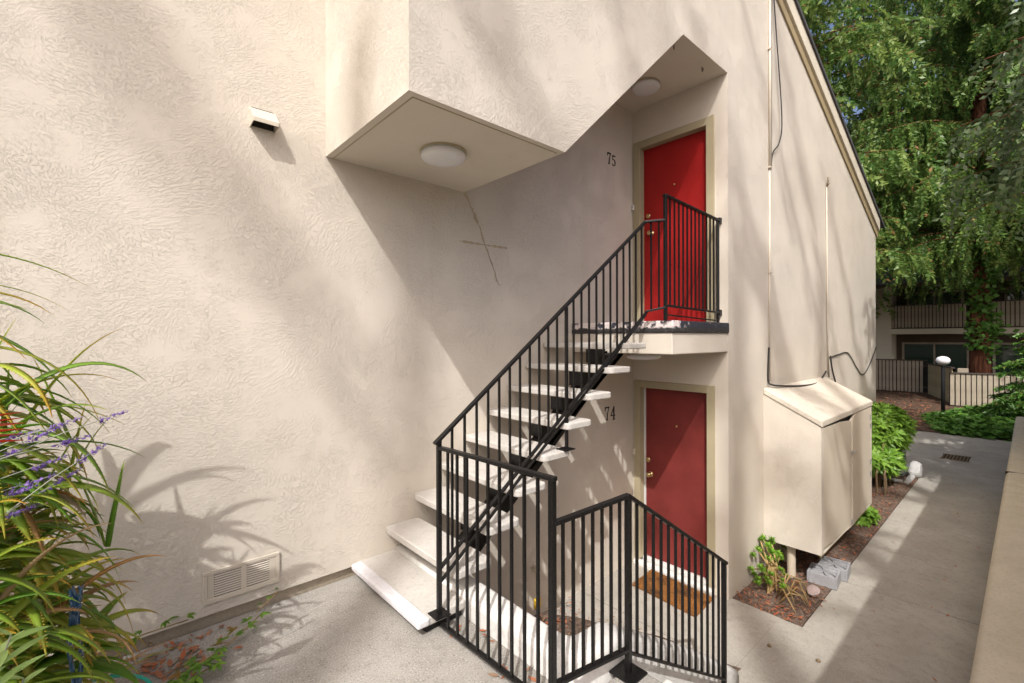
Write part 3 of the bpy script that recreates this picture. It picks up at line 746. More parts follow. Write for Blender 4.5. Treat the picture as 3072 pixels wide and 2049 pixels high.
def rock(name, c, r, mat, label, squash=(1, 1, .7), seed=1, cuts=3):
    rr = random.Random(seed); bm = bmesh.new(); bmesh.ops.create_icosphere(bm, subdivisions=cuts, radius=1)
    ax = [Vector((rr.uniform(-1, 1), rr.uniform(-1, 1), rr.uniform(-1, 1))).normalized() for _ in range(14)]; hh = [rr.uniform(.62, .95) for _ in ax]
    for v in bm.verts:
        for a, b in zip(ax, hh):
            d = v.co.dot(a)
            if d > b: v.co -= a * (d - b)
        v.co = Vector((v.co.x * squash[0] * r, v.co.y * squash[1] * r, v.co.z * squash[2] * r)) + Vector(c)
    me = bpy.data.meshes.new(name); bm.to_mesh(me); bm.free(); me.materials.append(mat); o = bpy.data.objects.new(name, me); col.objects.link(o)
    return tag(o, label, 'stone')
rock('stone', (5.72, 1.56, -1.00), .085, M['pinkrock'], 'pinkish stone on the mulch next to the breeze blocks', (1.5, .8, .55), 3, 2)
rock('stone', (12.15, 1.55, -.93), .24, M['whiterock'], 'large white stone beside the path and the wire basket', (1, .75, .75), 5)
g = G(); g.box(11.35, 12.1, 1.50, 1.60, -1.06, -.99); g.box(11.35, 11.43, 1.6, 2.1, -1.06, -.99); tag(g.out('edging_stone', M['whiterock'], bevel=.03, seg=2), 'low pale edging strip in front of the wire basket', 'edging')
# wire basket
t = thing('wire_basket', 'grey wire mesh plant cage behind the bright green shrub', 'basket', (11.95, 1.80, -1.0))
for (x0, x1) in ((11.78, 12.12),):
    y0, y1 = 1.66, 1.95
    for k in range(7):
        z = -1.0 + k * .095
        G().tube([(x0, y0, z), (x1, y0, z), (x1, y1, z), (x0, y1, z), (x0, y0, z)], .006, 5).out('ring_wire', M['steel'], t)
    for k in range(18):
        s = k / 18 * 4; e = int(s); f_ = s - e
        p = [(x0 + (x1 - x0) * f_, y0), (x1, y0 + (y1 - y0) * f_), (x1 - (x1 - x0) * f_, y1), (x0, y1 - (y1 - y0) * f_)][e]
        G().tube([(*p, -1.0), (*p, -.43)], .006, 5).out('upright_wire', M['steel'], t)
# drain grate
t = thing('drain_grate', 'rusty slotted drain grate set in the far path', 'grate', (14.8, 1.14, -1.085))
G().box(14.52, 15.12, .92, 1.38, -1.084, -1.080).out('pit', M['dark'], t)
for k in range(8): G().box(14.54, 15.10, .94 + k * .058, .965 + k * .058, -1.0795, -1.072).out('bar', M['stem'], t)
g = G(); g.box(14.50, 14.53, .9, 1.40, -1.0795, -1.07); g.box(15.11, 15.14, .9, 1.40, -1.0795, -1.07); g.out('frame', M['stem'], t)

# ------------------------------------------------------------------ lamp post
t = thing('lamp_post', 'black garden lamp post with oval white globe in the ivy', 'lamp', (21.775, 2.0, -1.05))
G().tube([(21.775, 2.0, -1.1), (21.775, 2.0, .74)], .056, 16).out('pole', M['black'], t, smooth=True)
G().lathe((21.775, 2.0, .72), [(.09, 0), (.09, .03), (.07, .04)], 16).out('collar', M['cable'], t)
prof = [(max(.18 * math.sin(math.pi * k / 12) ** .9, .004) * 1.08, .165 - .15 * math.cos(math.pi * k / 12)) for k in range(13)]
G().lathe((21.775, 2.0, .745), prof, 24).out('globe', M['globe'], t, smooth=True)

# ------------------------------------------------------------------ fences beyond
def fence(name, A, B, z0, z1, pitch, gap, label, cap=True, mats=('board',), group=None, zb=None):
    A = Vector(A); B = Vector(B); L = (B - A).length; d = (B - A) / L; nr = Vector((-d.y, d.x, 0))
    t = thing(name, label, 'fence' if 'fence' in name else 'balcony', (A.x, A.y, z0), group)
    n = int(L / pitch); bw = pitch - gap; base = None
    ang = math.atan2(d.y, d.x)
    for i in range(n):
        if base is None:
            base = {}
            for mk in mats:
                g = G(); g.box(0, bw, -.011, .011, 0, z1 - z0); o = g.out('board', M[mk], None); o.parent = t; base[mk] = o
                o.location = (0, 0, 0); o.rotation_euler = (0, 0, ang)
            first = True
        mk = mats[i % len(mats)]
        p = d * (i * pitch + random.uniform(-.004, .004)) + nr * random.uniform(-.006, .006)
        if i < len(mats): base[mk].location = (p.x, p.y, 0)
        else: pcopy(base[mk], t, (p.x, p.y, random.uniform(-.01, .01)), (0, 0, ang + random.uniform(-.01, .01)))
    g = G(); g.bar(A + nr * .06 + Vector((0, 0, 0)) + Vector((0, 0, z1 - A.z - .25)), B + nr * .06 + Vector((0, 0, z1 - B.z - .25)), .04, .09)
    g.bar(A + nr * .06 + Vector((0, 0, z0 - A.z + .25)), B + nr * .06 + Vector((0, 0, z0 - B.z + .25)), .04, .09); g.out('rail', M['fencecap'], t)
    g = G(); g.bar(A + nr * .10 + Vector((0, 0, (z0 + z1) / 2 - A.z)), B + nr * .10 + Vector((0, 0, (z0 + z1) / 2 - B.z)), .01, z1 - z0); g.out('backing', M['dark'], t)
    if cap:
        g = G(); g.bar(A + Vector((0, 0, z1 - A.z + .025)), B + Vector((0, 0, z1 - B.z + .025)), .12, .045); g.out('cap_rail', M['fencecap'], t)
    return t
fence('patio_fence', (30, 6.2, 0), (30, 3.3, 0), -.98, .56, .145, .035, 'tan vertical board patio fence at left below the balcony')
fence('patio_fence', (30, 3.28, 0), (26.4, 2.12, 0), -1.05, .42, .12, .03, 'weathered yellowish angled fence section behind the lamp post', mats=('board2',))
fence('patio_fence', (25.5, 2.13, 0), (26.9, -1.6, 0), -1.0, .26, .16, .035, 'tan board fence at right behind the ivy')
G().box(25.9, 26.3, 1.65, 1.95, .27, .45).out('fence_box', M['board'], None, bevel=.01)
tag(bpy.data.objects['fence_box'], 'small tan box resting on top of the right fence corner', 'box')

# ------------------------------------------------------------------ building beyond
b2 = thing('far_building', 'shaded tan apartment building with balcony and grey shingle roof beyond the trees', 'building', (32, 2, -1))
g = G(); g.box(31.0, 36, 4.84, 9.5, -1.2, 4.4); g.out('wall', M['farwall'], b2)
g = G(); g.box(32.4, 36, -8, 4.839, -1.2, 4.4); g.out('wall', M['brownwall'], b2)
g = G(); g.box(30.9, 32.4, -8, 4.835, 1.88, 2.15); g.out('beam', M['farwall'], b2)
g = G(); g.box(31.0, 32.4, -8, 4.83, 2.151, 2.2); g.out('deck', M['fencecap'], b2)
def win(v0, v1, z0, z1):
    f = G(); T = .1
    f.box(32.33, 32.41, v0, v1, z1 - T, z1); f.box(32.33, 32.41, v0, v1, z0, z0 + T); f.box(32.33, 32.41, v0, v0 + T, z0 + T, z1 - T); f.box(32.33, 32.41, v1 - T, v1, z0 + T, z1 - T); m_ = (v0 + v1) / 2; f.box(32.34, 32.41, m_ - .04, m_ + .04, z0 + T, z1 - T)
    fo = f.out('window', M['board'], b2); G().box(32.36, 32.38, v0 + T, v1 - T, z0 + T, z1 - T).out('pane', M['glass'], fo)
win(2.0, 4.6, -.8, 1.45); win(-1.5, 1.2, -.8, 1.45); win(2.2, 4.4, 2.25, 4.1); win(-1.6, .8, 2.25, 4.1)
g = G(); g.box(30.3, 30.42, -8, 9.5, 4.25, 4.45); g.out('eave', M['brownwall'], b2)
g = G()
for k in range(16):
    u = 30.2 + k * .3; z = 4.46 + k * .24
    g.add([(u, -8, z), (u, 9.5, z), (u + .34, 9.5, z + .255), (u + .34, -8, z + .255), (u, -8, z - .03), (u, 9.5, z - .03)], [(0, 1, 2, 3), (0, 4, 5, 1)])
g.out('roof', M['shingle2'], b2, fixn=False, kind='stuff')
fence('balcony_railing', (31.0, 4.83, 2.2), (31.0, 1.99, 2.2), 2.22, 3.33, .135, .035, 'left balcony railing of tan vertical boards on the far building')
fence('balcony_railing', (31.0, 1.15, 2.2), (31.0, -3.5, 2.2), 2.22, 3.36, .145, .035, 'right balcony railing of tan boards behind the redwood trunk')

# unseen wall added past the parapet to throw the straight shade along the path
nw = thing('shade_wall', 'unseen beige stucco wall added beyond the parapet to shade the path', 'wall', (10, -1.0, -.3))
G().box(1.2, 19, -1.05, -.90, -1.3, 2.60).out('wall', M['stucco_side'], nw, bevel=.01); G().box(1.16, 19.04, -1.08, -.87, 2.601, 2.66).out('cap', M['parapet'], nw)
g = G(); g.box(2.3, 30, -16, -1.2, -1.3, -.25); tag(g.out('bounce_slab', M['bounce_slab']), kind='structure')  # unseen pale slab, added to bounce sunlight up to the soffits

# ------------------------------------------------------------------ trees
def quads_along(P, D, S, ln, wd):
    """leaflets: centre-base P, direction D, side S (n,3), length ln, width wd -> V, F (rhombus quads)"""
    n = len(P); ln = ln.reshape(-1, 1); wd = wd.reshape(-1, 1)
    V = np.empty((n, 4, 3)); V[:, 0] = P; V[:, 1] = P + D * ln * .45 + S * wd; V[:, 2] = P + D * ln; V[:, 3] = P + D * ln * .45 - S * wd
    return V.reshape(-1, 3), np.arange(4 * n).reshape(-1, 4)
def unit(a): return a / (np.linalg.norm(a, axis=-1, keepdims=True) + 1e-9)
def conifer(name, label, base, height, r_base, boughs, zlo, reach, mat, twigs=26, leaf=(.12, .028), perl=12, hang=.7, azim=None, seed=0, tw=1., skip=None, dry=.025, cat='tree', group=None, droop=.25, lean=(0, 0)):
    q = np.random.default_rng(seed); b = np.array(base, float)
    t = thing(name, label, cat, tuple(b), group)
    zs = np.linspace(0, height, 14)
    G().tube([(b[0] + lean[0] * z + .05 * math.sin(z), b[1] + lean[1] * z, b[2] + z) for z in zs], [r_base * (1.25 if i == 0 else 1) * (1 - .8 * z / height) + .03 for i, z in enumerate(zs)], 14).out('trunk', M['bark'], t, smooth=True)
    limbs = G(); P = []; D = []; S = []; L = []; Wd = []; RV_ = []
    for k in range(boughs):
        z = zlo + (height - zlo) * (k + q.uniform(0, 1)) / boughs
        if skip and skip[0] < z < skip[1]: continue
        fr = (z - zlo) / (height - zlo); Lb = reach * (1 - .55 * fr) * q.uniform(.7, 1.1)
        az = q.uniform(0, 6.283) if azim is None else azim(q)
        d0 = np.array([math.cos(az), math.sin(az), 0]); side = np.array([-d0[1], d0[0], 0])
        p0 = b + np.array([lean[0] * z, lean[1] * z, z]); nseg = 7
        pts = [p0 + d0 * Lb * s + np.array([0, 0, Lb * (.10 * s - droop * s * s)]) for s in np.linspace(0, 1, nseg)]
        limbs.tube(pts, [max(.008, .035 * Lb / 3 * (1 - s)) for s in np.linspace(0, 1, nseg)], 5, caps=False)
        nt = int(twigs * Lb / reach) + 3
        for j in range(nt):
            s = .12 + .88 * (j + q.uniform()) / nt; i = min(int(s * (nseg - 1)), nseg - 2); fs = s * (nseg - 1) - i
            o = pts[i] * (1 - fs) + pts[i + 1] * fs
            sg = 1 if j % 2 else -1
            td = unit(d0 * q.uniform(.3, .9) + side * sg * q.uniform(.2, .9) + np.array([0, 0, -hang * q.uniform(.3, 1.6)]))
            tl = Lb * q.uniform(.16, .34) * (1.15 - .5 * s) * tw
            m = max(4, int(perl * tl / .8)); ss = np.linspace(0, 1, m)[:, None]
            C = o + td * tl * ss + np.array([0, 0, -1.]) * (hang * .35 * tl * ss ** 2)
            tang = unit(td + np.array([0, 0, -1.]) * hang * .7 * ss)
            sd = unit(np.cross(tang, q.normal(0, 1, 3)))
            for sgn in (1, -1):
                dd = unit(tang * .75 + sd * sgn * .8 + q.normal(0, .18, (m, 3)))
                P.append(C); D.append(dd); S.append(unit(np.cross(dd, q.normal(0, 1, (m, 3)))))
                L.append(leaf[0] * q.uniform(.6, 1.25, m)); Wd.append(leaf[1] * q.uniform(.7, 1.2, m)); RV_.append(np.full(m, q.uniform(0, 1)) * .7 + q.uniform(0, .3, m))
    limbs.out('limb', M['bark'], t, smooth=True, fixn=False, kind='stuff')
    P, D, S, L, Wd, RV_ = (np.concatenate(x) for x in (P, D, S, L, Wd, RV_))
    isdry = q.uniform(0, 1, len(P)) < dry
    for sel, m_ in ((~isdry, mat), (isdry, M['redwood_dry'])):
        if sel.sum() < 5: continue
        V, Fq = quads_along(P[sel], D[sel], S[sel], L[sel], Wd[sel])
        npmesh('crown', V, Fq, m_, t, {'rv': np.repeat(RV_[sel], 4)}, kind='stuff')
    return t
conifer('redwood_tree', 'massive redwood with reddish trunk in front of the far balcony', (28, 1.42, -1.05), 24, .32, 150, 6.4, 6.5, M['redwood'], 30, (.19, .042), 17, seed=3, hang=1.3, droop=.24, cat='tree', group='redwoods beyond the path')
conifer('redwood_tree', 'tall redwood crown rising above the sloping roof edge', (22.5, 7.0, -1.05), 26, .40, 120, 6.0, 5.5, M['redwood'], 28, (.22, .05), 14, seed=5, hang=.9, group='redwoods beyond the path')
conifer('redwood_tree', 'dark redwood crown filling the gap between roof edge and main trunk', (33.0, 5.0, -1.05), 27, .40, 130, 5.0, 6.5, M['redwood'], 26, (.26, .06), 13, seed=8, hang=.9, group='redwoods beyond the path')
conifer('redwood_tree', 'redwood crown hanging in at the upper right picture edge', (24.5, -3.2, -1.05), 24, .40, 120, 6.8, 6.2, M['redwood'], 28, (.19, .042), 16, seed=13, hang=1.2, group='redwoods beyond the path')
conifer('young_redwood', 'young bright green feathery conifer leaning over the right fence', (21.8, -.35, -1.05), 3.0, .06, 60, .5, 1.35, M['ivy'], 26, (.11, .026), 28, hang=.3, seed=21, dry=.02)
for k, (u, v, hh, sd) in enumerate(((46, 14, 26, 81), (52, 4, 28, 82), (47, -6, 26, 83), (40, 20, 26, 84))):
    conifer('distant_tree', ('far evergreen, leftmost behind the sloping roof', 'far evergreen behind the main redwood trunk', 'far evergreen at the right behind the far building', 'far evergreen hidden low behind the end wall')[k], (u, v, -1), hh, .4, 70, 4, 7, M['redwood'], 22, (.45, .12), 8, seed=sd, group='distant evergreens', hang=.7)
def trunk_leaves(q, n):
    z = q.uniform(1.0, 9.0, n); a = q.uniform(2.2, 4.9, n); r_ = .40 - .012 * z + q.exponential(.10, n)
    cl = np.sin(z * 3.1 + a * 2) + np.sin(z * 1.3 - a * 3.7); z = z + .25 * cl
    return np.stack([28 + r_ * np.cos(a), 1.42 + r_ * np.sin(a), -1.05 + z + 1.2], -1)
# pale leaved tree hanging over the path from the right
conifer('overhanging_tree', 'silvery leaved tree with hanging sprays over the path at top right', (9.4, -2.2, -1.05), 9.8, .14, 46, 5.2, 3.2, M['silver'], 24, (.12, .034), 16, hang=1.2, azim=lambda q: q.uniform(.1, 2.6), seed=31, dry=0.0, droop=.12)
conifer('overhanging_tree', 'darker evergreen leaning over the far end of the path from the right', (13.2, -3.4, -1.05), 12, .16, 46, 5.0, 4.0, M['redwood'], 26, (.15, .035), 15, hang=.9, azim=lambda q: q.uniform(.2, 2.6), seed=33, dry=0.0, droop=.1)
# tall trees behind the camera: their foliage dapples the walls
def along(q): return R(90) + q.normal(0, .16)
for k, (u, v, hgt, zlo, nb_, sd, lb) in enumerate(((-11.5, -10.5, 27, 12, 8, 41, 'tall redwood behind the viewpoint, second from the left'), (-7.8, -10.0, 26, 12, 8, 43, 'tall redwood behind the viewpoint, third from the left'), (-4.2, -10.2, 25, 13, 5, 47, 'sparse redwood behind the viewpoint nearest the bounce slab'), (-15, -9.5, 27, 12, 10, 53, 'tall redwood farthest to the left behind the viewpoint'))):
    conifer('shade_redwood', lb, (u, v, -1.1), hgt, .45, nb_, zlo, 7.0, M['redwood'], 34, (.24, .045), 8, tw=.30, skip={43: (13.6, 18.6), 41: (18.8, 23.6)}.get(sd), azim=along, seed=sd, dry=0, group='redwoods behind the viewpoint', hang=.35, droop=.05)

# ------------------------------------------------------------------ ivy, shrub, litter
def leaf_patch(n, fn, size, mat, name, up=.75, seed=0, parent=None, kind='stuff', aspect=.42):
    q = np.random.default_rng(seed); P = fn(q, n); az = q.uniform(0, 6.283, n)
    D = unit(np.stack([np.cos(az), np.sin(az), q.normal(-.15, .35, n)], -1)); Nn = unit(np.stack([q.normal(0, .35, n), q.normal(0, .35, n), np.full(n, up)], -1))
    S = unit(np.cross(D, Nn)); L = size * q.uniform(.6, 1.3, n)
    V, Fq = quads_along(P, D, S, L, L * aspect)
    return npmesh(name, V, Fq, mat, parent, {'rv': np.repeat(q.uniform(0, 1, n), 4)}, kind)
def ivyp(q, n):
    u = q.uniform(18.2, 26.2, n); v = q.uniform(-1.8, 2.9, n); lim = 2.6 - .25 * np.abs(u - 21.5) ; edge = np.clip((lim - v) * 1.2, 0, 1)
    hh = (.10 + .20 * (np.sin(u * 2.1) * np.cos(v * 2.7) * .5 + .5)) * edge
    v = np.where(v > lim, lim - q.uniform(0, 2.5, n), v)
    return np.stack([u, v, -1.06 + hh * q.uniform(.1, 1.25, n)], -1)
leaf_patch(1500, trunk_leaves, .22, M['ivy'], 'climbing_leaves', up=.2, seed=4, parent=bpy.data.objects['redwood_tree'])
o = leaf_patch(9000, ivyp, .17, M['ivy'], 'ivy', seed=2); tag(o, None, None, None, 'stuff')
def bushp(q, n):
    c = np.array([11.2, 1.95, -.05]); a = q.normal(0, 1, (n, 3)); a = unit(a) * (q.uniform(.55, 1, (n, 1)) ** .5); a[:, 2] *= 1.0
    P = c + a * np.array([.85, .42, .44]); P[:, 2] += .06 * np.sin(P[:, 0] * 9)
    return P
t = thing('leafy_shrub', 'bright yellow-green leafy shrub beside the closet and the path', 'shrub', (11.0, 1.85, -1.05))
def shrub_crown(n, seed, c, rad, size):
    """whorls of lance leaves"""
    q = np.random.default_rng(seed); P = []; D = []; S = []; L = []; rv = []
    for k in range(n):
        a = unit(q.normal(0, 1, 3)); o = np.array(c) + a * np.array(rad) * q.uniform(.6, 1) ** .4
        ax = unit(a + np.array([0, -.2, .7])); m = 9; r_ = q.uniform()
        for j in range(m):
            az = j / m * 6.283 + q.uniform(0, .4); s1 = unit(np.cross(ax, [.3, .5, .1])); s2 = np.cross(ax, s1)
            d = unit(ax * q.uniform(.05, .6) + s1 * math.cos(az) + s2 * math.sin(az)); P.append(o); D.append(d); S.append(unit(np.cross(d, ax))); L.append(size * q.uniform(.7, 1.2)); rv.append(r_ * .6 + q.uniform(0, .4))
    return [np.array(x) for x in (P, D, S, L, rv)]
for (n, seed, c, rad, nm) in ((300, 61, (11.3, 1.92, -.02), (.62, .45, .42), 'foliage'), (160, 62, (10.9, 1.88, -.52), (.5, .33, .22), 'foliage')):
    P, D, S, L, rv = shrub_crown(n, seed, c, rad, .17); V, Fq = quads_along(P, D, S, L, L * .17); npmesh(nm, V, Fq, M['shrub'], t, {'rv': np.repeat(rv, 4)}, 'stuff')
for k in range(9):
    a = random.uniform(0, 6.28); u, v = 10.6 + random.uniform(-.35, .7), 1.80 + random.uniform(-.12, .18)
    G().tube([(u, v, -1.06), (u + .04, v + .02, -.7), (11.1 + .4 * math.cos(a), 1.9 + .25 * math.sin(a), -.15)], [.018, .014, .006], 6).out('stem', M['stem'], t)
t = thing('leafy_shrub', 'small green seedling clump at the far foot of the closet', 'shrub', (8.6, 1.65, -1.05))
P, D, S, L, rv = shrub_crown(70, 66, (8.55, 1.66, -.94), (.24, .14, .12), .10); V, Fq = quads_along(P, D, S, L, L * .2); npmesh('foliage', V, Fq, M['shrub'], t, {'rv': np.repeat(rv, 4)}, 'stuff')

def litter(n, fn, name, size, seed):
    o = leaf_patch(n, fn, size, M['litter'], name, up=1.4, seed=seed, aspect=.16); return tag(o, None, None, None, 'stuff')
litter(1500, lambda q, n: np.stack([4.99 + 7 * q.uniform(0, 1, n) ** 1.3, q.uniform(1.45, 2.1, n), -1.035 + q.uniform(0, .025, n)], -1), 'fallen_leaves', .05, 71)
litter(600, lambda q, n: np.stack([q.uniform(2.4, 3.7, n) , q.uniform(1.9, 3.2, n), -.98 + q.uniform(0, .02, n)], -1), 'fallen_leaves', .05, 72)
litter(24, lambda q, n: np.stack([1.60 + q.normal(0, .05, n), q.uniform(1.5, 2.3, n), .004 + q.uniform(0, .006, n)], -1), 'fallen_leaves', .06, 73)
litter(60, lambda q, n: np.stack([q.uniform(1.45, 1.72, n), q.uniform(2.4, 3.2, n), .004 + q.uniform(0, .01, n)], -1), 'fallen_leaves', .05, 74)
litter(110, lambda q, n: np.stack([q.normal(.25, .16, n), np.clip(q.normal(3.05, .12, n), 2.5, 3.25), .005 + q.uniform(0, .02, n)], -1), 'fallen_leaves', .07, 75)
litter(60, lambda q, n: np.stack([q.uniform(5, 12, n), q.uniform(.4, 1.45, n), -1.045 + q.uniform(0, .01, n)], -1), 'fallen_leaves', .05, 76)
litter(1500, lambda q, n: np.stack([q.uniform(18.3, 30, n), q.uniform(2, 7, n), -1.05 + q.uniform(0, .03, n)], -1), 'fallen_leaves', .16, 77)
for (u, v, lb) in ((4.45, 1.55, 'small dark seed pod on the concrete nearest the end post'), (4.55, 1.2, 'small dark seed pod on the concrete farther right of the end post')):
    tag(G().lathe((u, v, LOW - .003), [(.012, 0), (.02, .008), (.014, .018), (.003, .022)], 9).out('seed_pod', M['stem'], smooth=True), lb, 'seed pod', 'seed pods on the concrete')

# ------------------------------------------------------------------ succulent by the pillar
t = thing('succulent_plant', 'straggly succulent with yellow stems and green tops at the closet corner', 'plant', (5.45, 1.95, -1.03))
rs = random.Random(5)
def rosette(c, ax, n, ln, seed):
    q = np.random.default_rng(seed); P = []; D = []; S = []; L = []
    ax = unit(np.array(ax)); s1 = unit(np.cross(ax, [.3, .7, .2])); s2 = np.cross(ax, s1)
    for j in range(n):
        az = j * 2.4; e = .15 + .9 * j / n; d = unit(ax * (1.1 - e) + (s1 * math.cos(az) + s2 * math.sin(az)) * (.35 + e)); P.append(np.array(c)); D.append(d); S.append(unit(np.cross(d, ax))); L.append(ln * q.uniform(.75, 1.1))
    return [np.array(x) for x in (P, D, S, L)]
tops = []
for k in range(38):
    u, v = 5.60 + rs.gauss(0, .19), 1.98 + rs.gauss(0, .08); z = -.76 + rs.uniform(-.2, .16); tops.append((u, min(v, 2.08), z))
    P, D, S, L = rosette(tops[-1], (rs.uniform(-.4, .2), -.4, 1), 16, .055, k); V, Fq = quads_along(P, D, S, L, L * .22); npmesh('rosette', V, Fq, M['succulent'], t, {'rv': rng.uniform(0, 1, len(V))})
    if k % 2 == 0: G().tube([(5.5 + rs.uniform(-.15, .15), 1.88, -1.04), (5.5 + rs.uniform(-.12, .2), 1.9, -.85), tops[-1]], [.014, .012, .008], 6).out('stem', M['yellowstem'], t)
for k in range(11):
    u0, v0 = 5.36 + rs.uniform(-.12, .25), 1.82 + rs.uniform(-.12, .1); a = rs.uniform(-2.6, .6); L_ = rs.uniform(.14, .34)
    G().tube([(u0, v0, -1.03), (u0 + .35 * L_ * math.cos(a), v0 + .35 * L_ * math.sin(a), -1.03 + rs.uniform(.10, .22)), (u0 + .8 * L_ * math.cos(a), v0 + .8 * L_ * math.sin(a), -1.0 + rs.uniform(.02, .12)), (u0 + L_ * math.cos(a), v0 + L_ * math.sin(a), -1.02)], [.009, .008, .006, .002], 6).out('stem', M['yellowstem'], t, smooth=True)

# ------------------------------------------------------------------ aloe clump, left
def aloe_leaf(p0, d0, ln, wd, droop, seed, mat, parent, teeth=True):
    q = random.Random(seed); n = 16; p = Vector(p0); d = Vector(d0).normalized(); st = ln / n
    V = []; Fc = []; T = []; C = []
    side0 = d.cross(Vector((0, 0, 1)))
    if side0.length < .1: side0 = d.cross(Vector((0, 1, 0)))
    tw = q.uniform(-.35, .35)
    rows = []
    for i in range(n + 1):
        t_ = i / n; s = (side0 - d * side0.dot(d)).normalized(); up = s.cross(d).normalized()
        s = (s * math.cos(tw) + up * math.sin(tw)).normalized(); up = s.cross(d).normalized()
        ww = wd * (1 - t_ ** 2.0) * (1 if t_ > .1 else .8 + 2 * t_) * .5 + .0012; th = ww * .55
        rows.append((p + s * ww + up * th * .35, p - up * th * .7, p - s * ww + up * th * .35, p + up * th * .05, s, d.copy(), ww))
        p = p + d * st; d = (d + Vector((0, 0, -1)) * droop * st * (.6 + 1.6 * t_) + Vector((q.gauss(0, .02), q.gauss(0, .02), 0))).normalized()
    for i, r_ in enumerate(rows):
        for x in r_[:4]: V.append(x); T.append(i / n)
    for i in range(n):
        for k in range(4): Fc.append((i * 4 + k, i * 4 + (k + 1) % 4, (i + 1) * 4 + (k + 1) % 4, (i + 1) * 4 + k))
    if teeth:
        for i in range(1, n - 1):
            for sg, k in ((1, 0), (-1, 2)):
                for f_ in (.0, .5):
                    a = rows[i][k].lerp(rows[i + 1][k], f_); s, dd, ww = rows[i][4], rows[i][5], rows[i][6]; b = len(V); e = .0055
                    V += [a, a + dd * e, a + s * sg * e * 1.1 + dd * e * 1.0]; T += [min(1, i / n + .35)] * 3; Fc.append((b, b + 1, b + 2))
    me = bpy.data.meshes.new('leaf'); off = OFF[parent.name]; me.from_pydata([tuple(x - off) for x in V], [], Fc)
    a = me.attributes.new('tt', 'FLOAT', 'POINT'); a.data.foreach_set('value', T); me.polygons.foreach_set('use_smooth', [True] * len(me.polygons))
    me.materials.append(mat); o = bpy.data.objects.new('leaf', me); col.objects.link(o); o.parent = parent
    return o
al = thing('aloe_plant', 'large spiny aloe clump with long arching leaves at the left edge', 'plant', (-.35, 2.6, 0))
q = random.Random(77)
heads = [((-.24, 2.4, .62), 26, .38, 3.4), ((-.17, 2.68, .40), 22, .34, 3.4), ((-.36, 2.2, .80), 18, .42, 3.0), ((-.42, 2.35, .95), 22, .5, 2.8), ((-.34, 2.45, 1.25), 20, .48, 2.4), ((-.28, 2.5, .55), 20, .42, 3.2), ((-.62, 2.72, 1.72), 13, .62, 2.0), ((-.50, 2.60, 1.40), 20, .55, 2.6), ((-.40, 2.66, 1.15), 26, .50, 3.2), ((-.32, 2.70, .90), 28, .48, 3.6), ((-.26, 2.78, .68), 24, .45, 3.6), ((-.45, 2.50, .75), 18, .50, 3.0), ((-.3, 2.62, .45), 20, .40, 3.2), ((-.62, 2.85, 1.25), 14, .5, 2.2)]
sd = 0
for (c, n, ln, dr) in heads:
    for k in range(n):
        sd += 1; az = q.uniform(-1.5, .9) if q.random() < .75 else q.uniform(-3.1, 3.1); el = q.uniform(-.1, 1.0)
        d = (math.cos(az) * math.cos(el), math.sin(az) * math.cos(el) * .75, math.sin(el))
        p = (c[0] + q.gauss(0, .05), c[1] + q.gauss(0, .05), c[2] + q.gauss(0, .08))
        L_ = ln * q.uniform(.6, 1.15)
        aloe_leaf(p, d, L_, .046 * q.uniform(.7, 1.25), dr * q.uniform(.7, 1.6), sd, M['aloe'] if q.random() > .06 else M['dryleaf'], al)
# the long leaves reaching out over the wall
for (p, d, L_, w_, dr) in (((-.75, 2.62, 2.00), (1, .1, .30), .75, .022, 1.0), ((-.75, 2.66, 1.86), (1, .1, .42), .70, .020, 1.3), ((-.62, 2.45, 1.62), (1, .0, .55), .82, .028, 2.6), ((-.60, 2.5, 1.50), (1, .05, .42), .74, .028, 2.0), ((-.60, 2.55, 1.46), (1, .1, .2), .72, .026, 1.0),
                           ((-.28, 2.5, .72), (1, 0, .55), .56, .032, 4.6), ((-.30, 2.55, .62), (1, .05, .40), .60, .032, 4.6), ((-.3, 2.5, .85), (1, .0, .35), .52, .034, 4.2), ((-.4, 2.4, 1.0), (1, .0, .45), .62, .036, 3.6), ((-.45, 2.45, 1.18), (1, .1, .35), .66, .034, 2.2), ((-.4, 2.6, 1.28), (1, .1, .22), .60, .028, 1.4), ((-.2, 2.6, .52), (.6, .1, -.5), .45, .03, .6)):
    sd += 1; aloe_leaf(p, d, L_, w_, dr, sd, M['aloe'], al)
# upright leaves nearer the wall (they throw the spiky shadow)
for k in range(16):
    sd += 1; aloe_leaf((-.45 + q.uniform(0, .5), 2.75 + q.uniform(-.1, .25), q.uniform(.4, 1.35)), (q.uniform(-.3, .5), q.uniform(-.2, .2), 1), q.uniform(.35, .6), .026, q.uniform(.4, 1.6), sd, M['aloe'], al)
for k in range(9):
    c = q.choice(heads)[0]; G().tube([(c[0] + q.uniform(-.1, .1), c[1] + .05, 0), (c[0] + q.uniform(-.06, .06), c[1] + .03, c[2] * .5), c], [.02, .018, .015], 7).out('stem', M['stem'], al)
for k in range(40):
    sd += 1; a = q.uniform(0, 6.28); aloe_leaf((-.2 + q.uniform(-.2, .25), 2.75 + q.uniform(-.15, .3), q.uniform(.03, .35)), (math.cos(a), math.sin(a) * .6, q.uniform(-.2, .6)), q.uniform(.25, .42), .014, q.uniform(1, 4), sd, M['dryleaf'] if k % 2 else M['aloe'], al, False)
al2 = thing('aloe_plant', 'second tall aloe clump just beyond the left picture edge nearer the viewpoint', 'plant', (-.95, 1.75, 0))
